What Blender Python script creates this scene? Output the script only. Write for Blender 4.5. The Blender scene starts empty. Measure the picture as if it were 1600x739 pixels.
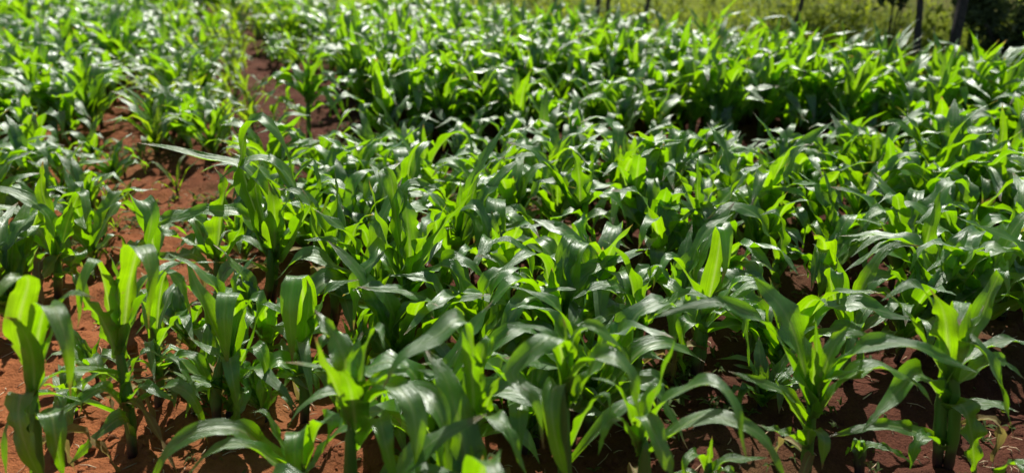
import bpy, math, random
import numpy as np
from math import sin, cos, pi, radians, sqrt
from mathutils import Vector

# ---------------------------------------------------------------- camera, sky, sun
scene = bpy.context.scene
C = scene.collection
cam_data = bpy.data.cameras.new('camera')
cam = bpy.data.objects.new('camera', cam_data)
C.objects.link(cam)
cam.location = (0, 0, 1.3)
cam.rotation_euler = (radians(65), 0, 0)
cam_data.sensor_width = 36
cam_data.lens = 36 * 1150 / 1600
cam_data.clip_start = 0.05
cam_data.clip_end = 3000
cam_data.dof.use_dof = True
cam_data.dof.focus_distance = 2.1
cam_data.dof.aperture_fstop = 1.6
scene.camera = cam

SUN_EL, SUN_AZ = 51.0, 3.0            # azimuth clockwise from straight ahead (+Y)
world = bpy.data.worlds.new('World')
scene.world = world
world.use_nodes = True
wn = world.node_tree
sky = wn.nodes.new('ShaderNodeTexSky')
sky.sky_type = 'NISHITA'
sky.sun_disc = False
sky.sun_elevation = radians(SUN_EL)
sky.sun_rotation = radians(SUN_AZ)
sky.dust_density = 1.2
wn.nodes['Background'].inputs['Strength'].default_value = 0.05
wn.links.new(sky.outputs[0], wn.nodes['Background'].inputs['Color'])
sun_data = bpy.data.lights.new('sun', 'SUN')
sun_data.energy = 5.0
sun_data.angle = radians(0.53)
sun_data.color = (1.0, 0.955, 0.88)
sun = bpy.data.objects.new('sun', sun_data)
C.objects.link(sun)
sun.rotation_euler = (radians(-(90 - SUN_EL)), 0, radians(-SUN_AZ))
sun.location = (0, 20, 30)

scene.view_settings.view_transform = 'Standard'
scene.view_settings.look = 'None'
scene.view_settings.exposure = 0.7
scene.view_settings.gamma = 1
scene.view_settings.use_curve_mapping = False
scene.cycles.max_bounces = 8
scene.cycles.transmission_bounces = 6
scene.cycles.diffuse_bounces = 4
scene.cycles.glossy_bounces = 2

# ---------------------------------------------------------------- layout tables (metres): x, y on the ground and heights
EDGE = [(-9, 13.5), (-1.8, 8.0), (0.3, 6.1), (1.75, 5.05), (2.35, 4.4), (3.0, 4.3), (5, 4.1), (12, 3.6)]      # far edge of the maize; meadow beyond
# x, y, (stem top offset, height), stems, filler leaves, label, leaves: [midrib points], width, roll at base, roll at tip
HEROES = [
 [-1.106,1.296,[0.08,0.347],1,0,"maize plant with a broad limp dark leaf beside the bare orange soil strip",[[[[0.08,0.0,0.33],[0.087,0.0,0.476],[0.155,-0.02,0.607],[0.145,-0.08,0.619],[0.117,-0.12,0.58]],0.061,0.2,0.5],[[[0.084,0.0,0.347],[0.144,-0.02,0.488],[0.204,-0.05,0.563],[0.25,-0.1,0.51],[0.24,-0.12,0.397]],0.06,0,0],[[[0.066,0.0,0.279],[0.137,-0.05,0.447],[0.162,-0.09,0.547],[0.163,-0.12,0.58]],0.047,-0.3,-0.2],[[[0.087,0.0,0.33],[0.174,0.0,0.507],[0.217,0.0,0.564],[0.251,0.02,0.54]],0.057,0.2,0.3],[[[0.062,0.0,0.261],[0.077,-0.03,0.339],[0.084,-0.07,0.317],[0.093,-0.09,0.233],[0.096,-0.08,0.117]],0.053,0.2,0.3],[[[0.063,0.0,0.244],[0.127,-0.04,0.293],[0.142,-0.07,0.233],[0.133,-0.07,0.144]],0.054,0,0.2]]],
 [-0.971,1.465,[0.042,0.324],1,4,"maize plant with one wide leaf folded over and hanging straight down in front",[[[[0.042,0.0,0.297],[0.087,0.02,0.477],[0.166,-0.03,0.612],[0.208,-0.09,0.584],[0.187,-0.11,0.451]],0.072,0,0],[[[0.036,0.0,0.297],[0.047,0.0,0.488],[0.055,-0.02,0.576],[0.041,-0.06,0.537],[0.006,-0.07,0.429]],0.048,0.2,0.3],[[[0.033,0.0,0.297],[0.041,-0.03,0.422],[0.037,-0.06,0.489],[0.034,-0.07,0.53]],0.065,-0.4,-0.2],[[[0.046,0.0,0.315],[0.11,0.0,0.437],[0.167,0.03,0.513],[0.207,0.06,0.531]],0.059,-0.3,0],[[[0.047,0.0,0.333],[0.072,0.0,0.454],[0.07,0.02,0.543],[0.047,0.03,0.578]],0.052,-0.2,0],[[[0.028,0.0,0.223],[0.001,-0.02,0.274],[-0.036,-0.04,0.252],[-0.062,-0.05,0.176]],0.03,0.1,0.3],[[[0.019,0.0,0.136],[0.003,-0.04,0.241],[-0.055,-0.07,0.216],[-0.135,-0.08,0.179]],0.045,0.3,0.5],[[[0.025,0.0,0.165],[0.093,-0.03,0.245],[0.143,-0.05,0.237],[0.176,-0.05,0.213]],0.039,0.2,0.3],[[[0.011,0.0,0.066],[0.037,-0.05,0.166],[-0.017,-0.08,0.133],[-0.1,-0.09,0.054]],0.046,0.3,0.5],[[[0.03,0.0,0.204],[0.076,0.0,0.297],[0.1,0.02,0.31],[0.135,0.03,0.276]],0.04,-0.1,0.2]]],
 [-0.981,1.65,[0.038,0.231],1,5,"thin stemmed maize plant just behind the one with the wide hanging leaf",[[[[0.038,0.0,0.211],[0.074,0.0,0.348],[0.119,-0.02,0.433],[0.158,-0.04,0.404],[0.171,-0.05,0.321]],0.058,0,0.2],[[[0.034,0.0,0.211],[0.029,0.0,0.329],[0.004,0.0,0.367],[-0.015,-0.02,0.35]],0.049,0.1,0.3],[[[0.017,0.0,0.108],[0.117,-0.02,0.184],[0.164,-0.03,0.14],[0.171,-0.05,0.039]],0.044,0.3,0.4],[[[0.028,0.0,0.17],[0.091,-0.03,0.27],[0.168,-0.03,0.346],[0.198,-0.03,0.35]],0.049,-0.2,0.1],[[[0.014,0.0,0.087],[0.009,-0.03,0.17],[-0.023,-0.05,0.174],[-0.051,-0.05,0.123]],0.033,0.2,0.2]]],
 [-0.772,1.609,[0.031,0.188],2,4,"maize plant whose pale hanging leaf tip points at its own two stems",[[[[0.027,0.0,0.148],[0.055,0.02,0.303],[0.078,-0.03,0.416],[0.078,-0.08,0.382],[0.069,-0.1,0.238]],0.069,0,0],[[[0.032,0.0,0.178],[0.087,0.0,0.334],[0.133,0.0,0.386],[0.129,-0.03,0.334],[0.094,-0.05,0.233]],0.064,0.2,0.2],[[[0.024,0.0,0.168],[0.039,0.0,0.371],[0.01,0.0,0.453],[-0.077,0.02,0.501]],0.066,-0.3,0.2],[[[0.029,0.0,0.178],[0.006,0.0,0.315],[-0.03,0.03,0.41],[-0.05,0.05,0.472]],0.062,-0.2,0],[[[0.032,0.0,0.198],[0.051,0.03,0.335],[0.073,0.05,0.418],[0.117,0.08,0.466]],0.069,-0.1,0.1],[[[0.026,0.0,0.117],[0.095,-0.03,0.248],[0.146,-0.06,0.259],[0.158,-0.08,0.126]],0.055,0.2,0.1],[[[0.014,0.0,0.096],[-0.005,-0.03,0.139],[-0.05,-0.05,0.174],[-0.101,-0.06,0.21]],0.039,0.3,0.4],[[[0.005,0.0,0.032],[-0.014,-0.03,0.139],[-0.052,-0.06,0.141],[-0.078,-0.07,0.067]],0.046,0.3,0.3],[[[0.004,0.0,0.032],[0.076,-0.05,0.133],[0.063,-0.08,0.095],[0.026,-0.09,0.012]],0.056,0.1,0.1]]],
 [-0.569,1.609,[0.021,0.228],1,4,"maize plant with a long silvery leaf hanging flat toward the viewer, beside two thin stems",[[[[0.02,0.0,0.198],[0.038,0.02,0.36],[0.046,-0.03,0.471],[0.037,-0.08,0.418],[0.029,-0.1,0.263]],0.071,0,0],[[[0.022,0.0,0.198],[0.056,-0.02,0.346],[0.068,-0.02,0.419],[0.063,-0.01,0.45]],0.054,-0.4,-0.3],[[[0.015,0.0,0.178],[-0.001,0.0,0.315],[-0.034,0.0,0.371],[-0.087,0.0,0.375]],0.055,0.1,0.3],[[[0.02,0.0,0.198],[0.076,0.0,0.353],[0.119,0.02,0.415],[0.182,0.03,0.428]],0.058,-0.2,0.1],[[[0.011,0.0,0.117],[0.065,-0.02,0.212],[0.11,-0.04,0.206],[0.113,-0.05,0.133]],0.036,0.2,0.2],[[[0.01,0.0,0.137],[-0.026,-0.02,0.212],[-0.064,-0.04,0.186],[-0.094,-0.05,0.072]],0.063,0.3,0.2]]],
 [-0.468,1.248,[0.007,0.179],1,0,"low maize plant sending two pale arching leaves over the soil near the picture corner",[[[[-0.0,0.0,0.142],[-0.059,0.0,0.205],[-0.102,-0.02,0.286],[-0.167,-0.05,0.311],[-0.228,-0.08,0.284],[-0.278,-0.1,0.201]],0.058,0.5,0.7],[[[0.0,0.0,0.124],[-0.036,-0.03,0.205],[-0.087,-0.05,0.274],[-0.141,-0.08,0.284],[-0.193,-0.1,0.235]],0.053,0.2,0.5],[[[0.003,0.0,0.142],[-0.036,0.02,0.214],[-0.067,0.04,0.285],[-0.106,0.05,0.277]],0.028,-0.2,0],[[[0.01,0.0,0.142],[0.021,-0.03,0.288],[0.028,-0.08,0.284],[0.023,-0.1,0.184]],0.065,0,0],[[[0.018,0.0,0.179],[0.06,0.0,0.283],[0.098,-0.03,0.324],[0.079,-0.06,0.266]],0.053,0.2,0.2]]],
 [-0.339,1.184,[0.019,0.335],1,0,"big maize plant with glowing upright blades and heavy pale leaves bent over in front",[[[[0.011,0.0,0.303],[0.002,-0.02,0.429],[-0.015,-0.03,0.51],[-0.025,-0.03,0.563]],0.046,-0.5,-0.4],[[[0.017,0.0,0.335],[0.015,0.02,0.43],[-0.006,0.05,0.5],[-0.061,0.1,0.544]],0.073,0.1,0.8],[[[0.023,0.0,0.335],[0.045,0.0,0.444],[0.058,0.03,0.513],[0.082,0.02,0.552],[0.099,-0.02,0.532]],0.065,-0.1,0.4],[[[0.022,0.0,0.303],[0.036,-0.05,0.437],[0.034,-0.07,0.502],[0.015,-0.08,0.523]],0.07,-0.4,-0.4],[[[0.03,0.0,0.367],[0.057,0.0,0.429],[0.109,-0.04,0.462],[0.158,-0.1,0.446],[0.169,-0.16,0.32]],0.063,0.4,0.2],[[[0.035,0.0,0.367],[0.087,0.0,0.414],[0.153,-0.02,0.429],[0.206,-0.07,0.407],[0.222,-0.12,0.281]],0.062,0.4,0.2],[[[0.027,0.0,0.367],[0.039,0.0,0.474],[0.041,0.02,0.513],[0.047,0.04,0.529]],0.05,-0.3,-0.2],[[[0.024,0.0,0.27],[0.083,-0.06,0.399],[0.105,-0.12,0.404],[0.124,-0.14,0.3]],0.051,0.1,0.1],[[[0.026,0.0,0.351],[0.068,-0.02,0.444],[0.144,-0.02,0.488],[0.09,0.02,0.493]],0.041,-0.2,0.2]]],
 [-0.083,1.22,[0.002,0.339],1,0,"maize plant with a long pale leaf curving left over a dense bright upright sheath",[[[[0.002,0.0,0.322],[0.004,0.02,0.451],[-0.013,0.0,0.55],[-0.061,-0.05,0.542],[-0.119,-0.09,0.526],[-0.153,-0.12,0.477]],0.058,0.4,0.7],[[[0.003,0.0,0.272],[0.006,-0.04,0.432],[-0.003,-0.06,0.527],[-0.009,-0.06,0.562]],0.065,-0.5,-0.3],[[[0.006,0.0,0.272],[0.035,-0.03,0.378],[0.052,-0.03,0.425],[0.068,-0.02,0.439]],0.058,-0.5,-0.4],[[[0.005,0.0,0.256],[0.027,-0.06,0.363],[0.071,-0.12,0.389],[0.11,-0.16,0.309]],0.055,0.1,0.2],[[[0.004,0.0,0.322],[0.022,0.02,0.451],[0.039,0.03,0.49],[0.043,0.0,0.442]],0.046,-0.1,0.2],[[[0.0,0.0,0.132],[-0.048,-0.03,0.281],[-0.059,-0.06,0.258],[-0.075,-0.07,0.164]],0.047,0.2,0.3],[[[0.004,0.0,0.289],[-0.031,0.0,0.371],[-0.06,0.02,0.404],[-0.113,0.03,0.413]],0.039,0,0.3]]],
 [0.151,1.22,[-0.04,0.371],2,1,"maize plant with a pale ribbon leaf that turns sharply downward",[[[[-0.047,0.0,0.371],[-0.052,0.0,0.465],[-0.075,-0.02,0.522],[-0.151,-0.06,0.469],[-0.108,-0.11,0.443],[-0.091,-0.14,0.353]],0.051,0.4,0.4],[[[-0.039,0.0,0.331],[-0.057,-0.02,0.408],[-0.074,-0.06,0.405],[-0.066,-0.09,0.333],[-0.035,-0.09,0.21]],0.047,0.2,0.3],[[[-0.036,0.0,0.371],[-0.037,0.0,0.48],[-0.004,0.0,0.532],[0.047,-0.02,0.511],[0.086,-0.03,0.455]],0.04,0.3,0.5],[[[-0.036,0.0,0.355],[-0.02,-0.03,0.455],[0.03,-0.06,0.503],[0.069,-0.09,0.484],[0.09,-0.11,0.396]],0.053,0.5,0.3],[[[-0.041,0.0,0.355],[-0.054,0.03,0.444],[-0.086,0.05,0.492],[-0.151,0.07,0.495]],0.047,0.1,0.4],[[[-0.033,0.0,0.339],[0.003,0.0,0.418],[0.03,0.03,0.46],[0.044,0.05,0.492]],0.044,-0.3,-0.1],[[[-0.036,0.0,0.355],[-0.039,0.0,0.449],[-0.044,0.01,0.503],[-0.051,0.02,0.541]],0.048,-0.3,-0.3],[[[-0.025,0.0,0.238],[0.004,-0.02,0.355],[0.039,-0.03,0.394],[0.046,-0.05,0.347]],0.038,-0.1,0.2]]],
 [0.271,1.202,[-0.006,0.271],2,0,"maize plant with a sharp upright spear leaf and two long ribbons reaching over shaded soil",[[[[-0.002,0.0,0.254],[0.005,-0.01,0.361],[0.024,-0.01,0.462],[0.045,0.0,0.55]],0.037,-0.5,-0.4],[[[0.004,0.0,0.254],[0.026,0.0,0.369],[0.073,-0.02,0.437],[0.118,-0.05,0.468],[0.149,-0.09,0.439],[0.171,-0.12,0.351]],0.051,0.1,0.4],[[[0.004,0.0,0.237],[0.058,0.0,0.304],[0.118,0.0,0.353],[0.173,-0.03,0.361],[0.231,-0.06,0.338],[0.276,-0.1,0.245]],0.046,0.2,0.7],[[[-0.006,0.0,0.271],[-0.012,-0.03,0.377],[0.012,-0.08,0.355],[0.052,-0.12,0.264]],0.052,0.3,0.3],[[[-0.007,0.0,0.254],[-0.031,0.0,0.353],[-0.068,0.0,0.432],[-0.116,-0.02,0.461]],0.043,-0.2,0.3],[[[-0.007,0.0,0.254],[-0.047,-0.02,0.353],[-0.084,-0.05,0.377],[-0.101,-0.07,0.315]],0.042,0.1,0.3],[[[-0.003,0.0,0.271],[0.006,0.03,0.362],[0.033,0.05,0.395],[0.063,0.06,0.372]],0.04,-0.2,0.1]]],
 [0.721,1.375,[-0.031,0.271],1,0,"maize plant alone on reddish soil with one huge broad blade and a thin glowing spear",[[[[-0.03,0.0,0.244],[-0.062,0.01,0.352],[-0.107,0.04,0.467],[-0.18,0.08,0.545]],0.111,0.3,0.9],[[[-0.019,0.0,0.253],[-0.035,0.0,0.358],[-0.059,0.0,0.478]],0.031,-0.5,-0.5],[[[-0.031,0.0,0.235],[-0.092,0.0,0.358],[-0.146,0.0,0.45],[-0.233,-0.02,0.518],[-0.306,-0.03,0.542],[-0.441,-0.05,0.514]],0.049,-0.1,0.8],[[[-0.014,0.0,0.253],[-0.018,0.0,0.358],[0.019,0.02,0.433],[0.098,0.03,0.417]],0.054,0.3,0.5],[[[-0.009,0.0,0.244],[0.007,0.0,0.333],[0.044,-0.02,0.419],[0.119,-0.05,0.451],[0.188,-0.08,0.437],[0.256,-0.1,0.414]],0.054,-0.2,0.8],[[[-0.007,0.0,0.217],[0.019,-0.02,0.33],[0.084,-0.04,0.386],[0.165,-0.06,0.35],[0.201,-0.07,0.306]],0.061,-0.1,0.4],[[[-0.016,0.0,0.217],[-0.022,-0.02,0.321],[0.009,-0.03,0.362],[0.076,-0.03,0.376]],0.045,-0.5,0],[[[-0.034,0.0,0.198],[-0.078,0.0,0.271],[-0.142,0.0,0.31],[-0.234,0.0,0.348]],0.043,0.4,0.6],[[[-0.024,0.0,0.161],[-0.074,-0.04,0.248],[-0.125,-0.05,0.326],[-0.157,-0.05,0.393]],0.036,0.1,0.3],[[[-0.015,0.0,0.123],[-0.042,-0.04,0.212],[-0.028,-0.08,0.227],[-0.026,-0.1,0.154]],0.051,0.1,0.1],[[[-0.021,0.0,0.123],[-0.075,-0.03,0.186],[-0.119,-0.04,0.212],[-0.169,-0.05,0.238]],0.035,0.3,0.5],[[[-0.031,0.0,0.253],[-0.051,-0.02,0.372],[-0.065,-0.02,0.438]],0.048,-0.4,-0.3]]],
 [1.075,1.412,[-0.066,0.279],3,0,"bushy maize plant with three dark stems and two glowing round tipped upright blades",[[[[-0.065,0.0,0.261],[-0.102,-0.02,0.381],[-0.134,-0.02,0.464],[-0.162,0.0,0.504]],0.081,-0.5,-0.4],[[[-0.059,0.0,0.261],[-0.045,0.0,0.368],[-0.036,0.0,0.427],[-0.024,0.01,0.456]],0.069,-0.5,-0.4],[[[-0.062,0.0,0.261],[-0.061,0.02,0.372],[-0.061,0.03,0.451],[-0.094,-0.03,0.421]],0.064,0.2,0.2],[[[-0.056,0.0,0.261],[-0.054,0.0,0.359],[-0.036,-0.04,0.369],[0.001,-0.08,0.303],[0.056,-0.1,0.176]],0.048,0.4,0.2],[[[-0.066,0.0,0.261],[-0.144,0.0,0.368],[-0.206,0.0,0.452],[-0.259,0.0,0.498]],0.048,0,0.4],[[[-0.065,0.0,0.261],[-0.111,0.03,0.417],[-0.168,0.05,0.486],[-0.243,0.03,0.454]],0.049,0.2,0.6],[[[-0.05,0.0,0.187],[-0.15,-0.03,0.298],[-0.209,-0.06,0.27],[-0.29,-0.1,0.191]],0.066,0.5,0.5],[[[-0.021,0.0,0.071],[-0.112,-0.02,0.123],[-0.226,-0.05,0.168],[-0.348,-0.06,0.142]],0.045,0.5,0.6],[[[-0.019,0.0,0.051],[-0.092,-0.04,0.125],[-0.131,-0.06,0.123],[-0.136,-0.07,0.055]],0.051,0.3,0.3],[[[-0.039,0.0,0.168],[-0.048,-0.05,0.227],[-0.03,-0.08,0.178],[0.002,-0.1,0.053]],0.07,0.1,0],[[[-0.05,0.0,0.225],[0.006,0.0,0.297],[0.046,0.0,0.315],[0.103,-0.02,0.276]],0.053,0.2,0.5],[[[-0.062,0.0,0.261],[0.004,0.03,0.312],[0.077,0.04,0.341],[0.155,0.04,0.332]],0.051,-0.2,0.3],[[[-0.031,0.0,0.149],[0.02,0.0,0.187],[0.065,-0.02,0.203],[0.115,-0.02,0.184]],0.039,0.3,0.4],[[[-0.059,0.0,0.261],[-0.001,0.04,0.411],[0.022,0.05,0.519],[0.027,0.01,0.479]],0.055,0.2,0.2]]],
 [0.867,1.412,[-0.014,0.071],1,1,"tiny twin leaf maize shoot on open soil between the two big corner plants",[[[[-0.01,0.0,0.051],[-0.007,-0.02,0.108],[0.052,-0.03,0.097],[0.108,-0.03,0.054]],0.025,0.4,0.5],[[[-0.01,0.0,0.051],[-0.042,-0.02,0.127],[-0.055,-0.03,0.097]],0.018,0.2,0.3]]],
 [0.46,1.276,[-0.021,0.134],1,1,"short young maize shoot low on the shaded soil under the long ribbon leaves",[[[[-0.02,0.0,0.125],[-0.021,0.0,0.207],[-0.022,0.0,0.239]],0.02,-0.4,-0.3],[[[-0.019,0.0,0.116],[-0.05,0.0,0.189],[-0.082,-0.03,0.189],[-0.081,-0.04,0.134]],0.033,0.1,0.2],[[[-0.017,0.0,0.116],[0.002,-0.02,0.185],[0.046,-0.03,0.201],[0.094,-0.03,0.206]],0.033,0.2,0.5],[[[-0.016,0.0,0.106],[0.008,-0.03,0.171],[0.055,-0.05,0.144]],0.028,0.3,0.4]]],
 [0.373,1.761,[-0.011,0.222],1,3,"maize plant with one dark horizontal leaf over the reddish gap",[[[[-0.015,0.0,0.201],[-0.067,0.0,0.323],[-0.132,-0.02,0.354],[-0.21,-0.04,0.322]],0.069,0.2,0.7],[[[-0.011,0.0,0.201],[-0.006,0.0,0.323],[0.026,0.02,0.392],[0.057,-0.02,0.354]],0.063,0,0.2],[[[-0.009,0.0,0.19],[0.042,0.0,0.267],[0.094,0.0,0.283],[0.145,0.0,0.293]],0.053,0.1,0.5],[[[-0.015,0.0,0.201],[-0.053,0.0,0.363],[-0.093,0.0,0.45],[-0.137,0.0,0.478]],0.068,-0.4,-0.2],[[[-0.01,0.0,0.137],[-0.064,-0.03,0.199],[-0.094,-0.05,0.16],[-0.094,-0.06,0.049]],0.049,0.1,0.1]]],
 [0.566,1.805,[-0.02,0.216],2,3,"maize plant with twin stems and a silvery leaf folded at its tip",[[[[-0.018,0.0,0.195],[-0.004,0.0,0.36],[0.001,0.0,0.491],[0.01,-0.04,0.419],[0.002,-0.05,0.347]],0.069,0,0],[[[-0.018,0.0,0.195],[-0.067,0.0,0.319],[-0.128,0.0,0.399],[-0.166,-0.03,0.375],[-0.181,-0.04,0.321]],0.063,0.2,0.3],[[[-0.014,0.0,0.195],[0.042,0.0,0.299],[0.091,0.0,0.34],[0.142,-0.02,0.31]],0.064,-0.2,0.3],[[[-0.009,0.0,0.152],[0.075,0.0,0.184],[0.119,-0.03,0.171],[0.134,-0.05,0.076]],0.073,0.2,0],[[[-0.013,0.0,0.152],[-0.072,-0.03,0.213],[-0.087,-0.05,0.141],[-0.067,-0.05,0.032]],0.051,0.1,0.1]]],
 [-0.316,1.898,[0.008,0.269],2,2,"leafy maize plant with a thick cluster of upright glowing blades beside soil cracks",[[[[0.007,0.0,0.248],[0.023,0.0,0.394],[0.014,0.02,0.524],[-0.003,0.03,0.568]],0.108,-0.5,-0.4],[[[0.003,0.0,0.248],[-0.033,0.0,0.373],[-0.061,0.0,0.493],[-0.077,0.0,0.598]],0.061,-0.4,-0.2],[[[0.007,0.0,0.248],[0.076,-0.02,0.383],[0.119,-0.02,0.463],[0.21,0.0,0.564]],0.068,-0.5,-0.4],[[[0.002,0.0,0.226],[-0.052,0.0,0.373],[-0.061,-0.05,0.378],[-0.113,-0.08,0.333],[-0.138,-0.1,0.178]],0.075,0.3,0.3],[[[0.008,0.0,0.269],[-0.001,0.02,0.484],[0.027,0.05,0.57],[0.117,0.05,0.55]],0.069,0.3,0.8],[[[0.011,0.0,0.248],[0.06,0.0,0.394],[0.1,0.0,0.473],[0.138,0.0,0.532]],0.083,-0.4,-0.3],[[[0.003,0.0,0.248],[-0.013,0.02,0.445],[-0.024,0.04,0.592],[-0.056,0.03,0.611],[-0.035,0.0,0.551]],0.061,0.2,0.3],[[[0.01,0.0,0.226],[0.112,0.0,0.332],[0.17,-0.02,0.363],[0.243,-0.04,0.312]],0.073,0.2,0.4]]],
 [-0.823,2.217,[0.031,0.194],2,2,"tall lush maize plant with a long leaf looping up and over toward the soil gap",[[[[0.027,0.0,0.17],[-0.018,0.0,0.358],[-0.033,0.0,0.534],[0.029,0.0,0.649],[0.101,0.0,0.597],[0.123,0.0,0.447]],0.079,-0.1,0.6],[[[0.023,0.0,0.17],[0.028,0.0,0.358],[-0.025,0.0,0.495],[-0.152,0.0,0.523],[-0.262,0.0,0.564],[-0.354,0.0,0.576]],0.077,0,0.3],[[[0.024,0.0,0.145],[0.047,-0.03,0.279],[0.062,-0.04,0.397],[0.051,-0.03,0.459]],0.094,-0.5,-0.4],[[[0.032,0.0,0.17],[0.13,0.0,0.335],[0.105,0.0,0.469],[0.011,0.0,0.53],[-0.112,-0.03,0.459]],0.074,0.1,0.4],[[[0.023,0.0,0.17],[-0.004,0.0,0.425],[0.051,0.0,0.523],[0.119,-0.03,0.437],[0.158,-0.03,0.37]],0.077,0.3,0.4],[[[0.032,0.0,0.17],[0.151,0.0,0.335],[0.199,0.02,0.439],[0.194,0.02,0.483]],0.083,-0.4,-0.2],[[[0.02,0.0,0.145],[-0.042,0.0,0.312],[-0.163,0.0,0.346],[-0.295,0.0,0.312],[-0.375,0.0,0.284]],0.076,0.4,0.6],[[[0.027,0.0,0.17],[0.097,0.04,0.409],[0.178,0.05,0.495],[0.195,0.02,0.395]],0.071,0.2,0.5]]],
 [-0.602,2.124,[0.025,0.24],1,3,"maize plant with overlapping upright bright blades next to the looping leaf plant",[[[[0.022,0.0,0.217],[0.055,0.0,0.375],[0.059,0.01,0.479],[0.055,0.02,0.538]],0.083,-0.4,-0.4],[[[0.018,0.0,0.217],[-0.027,0.0,0.331],[-0.03,0.0,0.44],[-0.049,0.0,0.483]],0.088,-0.4,-0.3],[[[0.026,0.0,0.217],[0.089,0.0,0.309],[0.123,0.0,0.375],[0.171,0.0,0.397]],0.093,-0.4,-0.3],[[[0.018,0.0,0.217],[-0.007,0.02,0.367],[-0.061,0.03,0.45],[-0.135,0.02,0.475]],0.076,0.3,0.5],[[[0.022,0.0,0.217],[0.077,0.0,0.353],[0.037,0.04,0.446],[0.001,0.0,0.397]],0.069,0.1,0.3]]],
 [-1.025,2.252,[0.019,0.176],1,3,"maize plant with a curved leaf lying over the bare patch edge",[[[[0.016,0.0,0.164],[-0.002,0.0,0.284],[-0.062,0.0,0.331],[-0.163,0.0,0.308],[-0.24,0.0,0.342]],0.06,0.4,0.6],[[[0.016,0.0,0.164],[0.053,0.0,0.319],[0.083,0.0,0.433],[0.062,0.0,0.495]],0.096,-0.4,-0.2],[[[0.019,0.0,0.152],[0.096,0.0,0.249],[0.126,0.0,0.308],[0.121,0.0,0.342]],0.073,-0.3,-0.2],[[[0.01,0.0,0.152],[-0.05,-0.02,0.234],[-0.11,-0.02,0.258],[-0.165,-0.02,0.305]],0.073,-0.3,0]]],
 [-1.266,2.252,[0.043,0.188],1,2,"maize plant with a bright leaf bent over like a hook above the soil",[[[[0.041,0.0,0.176],[0.051,0.0,0.308],[0.044,-0.02,0.401],[0.098,-0.06,0.368],[0.059,-0.09,0.233]],0.079,-0.1,-0.2],[[[0.041,0.0,0.176],[0.008,-0.02,0.234],[-0.028,-0.05,0.201],[-0.066,-0.06,0.109]],0.06,0.1,0.1],[[[0.041,0.0,0.176],[0.089,0.0,0.176],[0.185,-0.02,0.205],[0.248,-0.04,0.148]],0.073,0.2,0.4]]],
 [-1.599,2.252,[0.05,0.176],1,2,"maize plant with a yellowing bent blade and a silvery folded leaf beside bare soil",[[[[0.047,0.0,0.164],[0.056,0.0,0.296],[0.057,0.0,0.411],[0.088,0.0,0.511]],0.063,-0.3,-0.2],[[[0.047,0.0,0.164],[0.069,-0.02,0.305],[0.033,-0.03,0.382],[-0.058,-0.03,0.427],[-0.122,-0.03,0.423]],0.071,0.3,0.5],[[[0.049,0.0,0.164],[0.126,0.0,0.319],[0.184,0.0,0.4],[0.212,-0.04,0.359],[0.207,-0.06,0.295]],0.067,0.1,0.1],[[[0.048,0.0,0.152],[0.131,-0.03,0.191],[0.122,-0.06,0.158],[0.089,-0.06,0.146]],0.086,-0.4,-0.4],[[[0.047,0.0,0.164],[0.101,0.0,0.272],[0.132,0.0,0.342],[0.154,0.0,0.388]],0.072,-0.4,-0.3]]],
 [-0.406,3.293,[-0.006,0.123],1,2,"compact maize plant with a pointed central leaf in front of the shaded tall block",[[[[-0.007,0.0,0.114],[-0.003,0.0,0.24],[-0.003,0.0,0.36]],0.042,-0.4,-0.4],[[[-0.013,0.0,0.114],[-0.074,0.0,0.209],[-0.128,0.0,0.302],[-0.199,-0.02,0.293],[-0.235,-0.03,0.188]],0.071,0.2,0.4],[[[-0.001,0.0,0.114],[0.062,0.0,0.24],[0.145,0.0,0.317],[0.214,-0.03,0.281],[0.211,-0.04,0.144]],0.083,-0.2,0.2],[[[-0.007,0.0,0.104],[-0.077,0.0,0.162],[-0.166,0.0,0.178],[-0.242,0.0,0.162]],0.06,0.3,0.4],[[[-0.001,0.0,0.104],[0.074,0.0,0.162],[0.151,0.0,0.209]],0.06,0.2,0.3]]],
 [1.458,3.095,[-0.028,0.155],1,2,"stout maize plant with an upright glowing blade beside the weedy dark patch",[[[[-0.026,0.0,0.14],[-0.003,0.0,0.245],[0.027,0.0,0.313],[0.037,0.0,0.348]],0.112,-0.5,-0.4],[[[-0.031,0.0,0.14],[-0.09,0.0,0.26],[-0.184,0.0,0.313],[-0.265,0.0,0.295],[-0.358,0.0,0.26]],0.073,0.2,0.5],[[[-0.02,0.0,0.14],[0.06,0.02,0.327],[0.111,0.0,0.313],[0.118,-0.02,0.207]],0.073,0.1,0.1],[[[-0.029,0.0,0.14],[-0.073,0.0,0.245],[-0.118,0.0,0.304]],0.073,-0.4,-0.3],[[[-0.017,0.0,0.124],[0.054,0.0,0.17],[0.153,-0.02,0.132]],0.063,0.3,0.4],[[[-0.029,0.0,0.124],[-0.125,0.0,0.215],[-0.215,-0.02,0.201]],0.062,0.3,0.4]]],
 [0.257,2.496,[-0.008,0.213],1,3,"maize plant with a wide blade lit bright yellow green like a paddle",[[[[-0.007,0.0,0.187],[-0.012,0.0,0.315],[-0.027,0.0,0.408],[-0.045,0.0,0.447]],0.101,-0.5,-0.5],[[[-0.014,0.0,0.187],[-0.094,0.0,0.34],[-0.177,0.0,0.437],[-0.279,0.0,0.471]],0.078,-0.2,0.5],[[[-0.019,0.0,0.187],[-0.094,0.0,0.315],[-0.165,0.0,0.418],[-0.291,0.0,0.408]],0.064,0.2,0.5],[[[-0.002,0.0,0.187],[0.034,0.0,0.315],[0.043,0.02,0.43],[0.087,0.0,0.408]],0.074,0,0.2]]],
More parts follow.
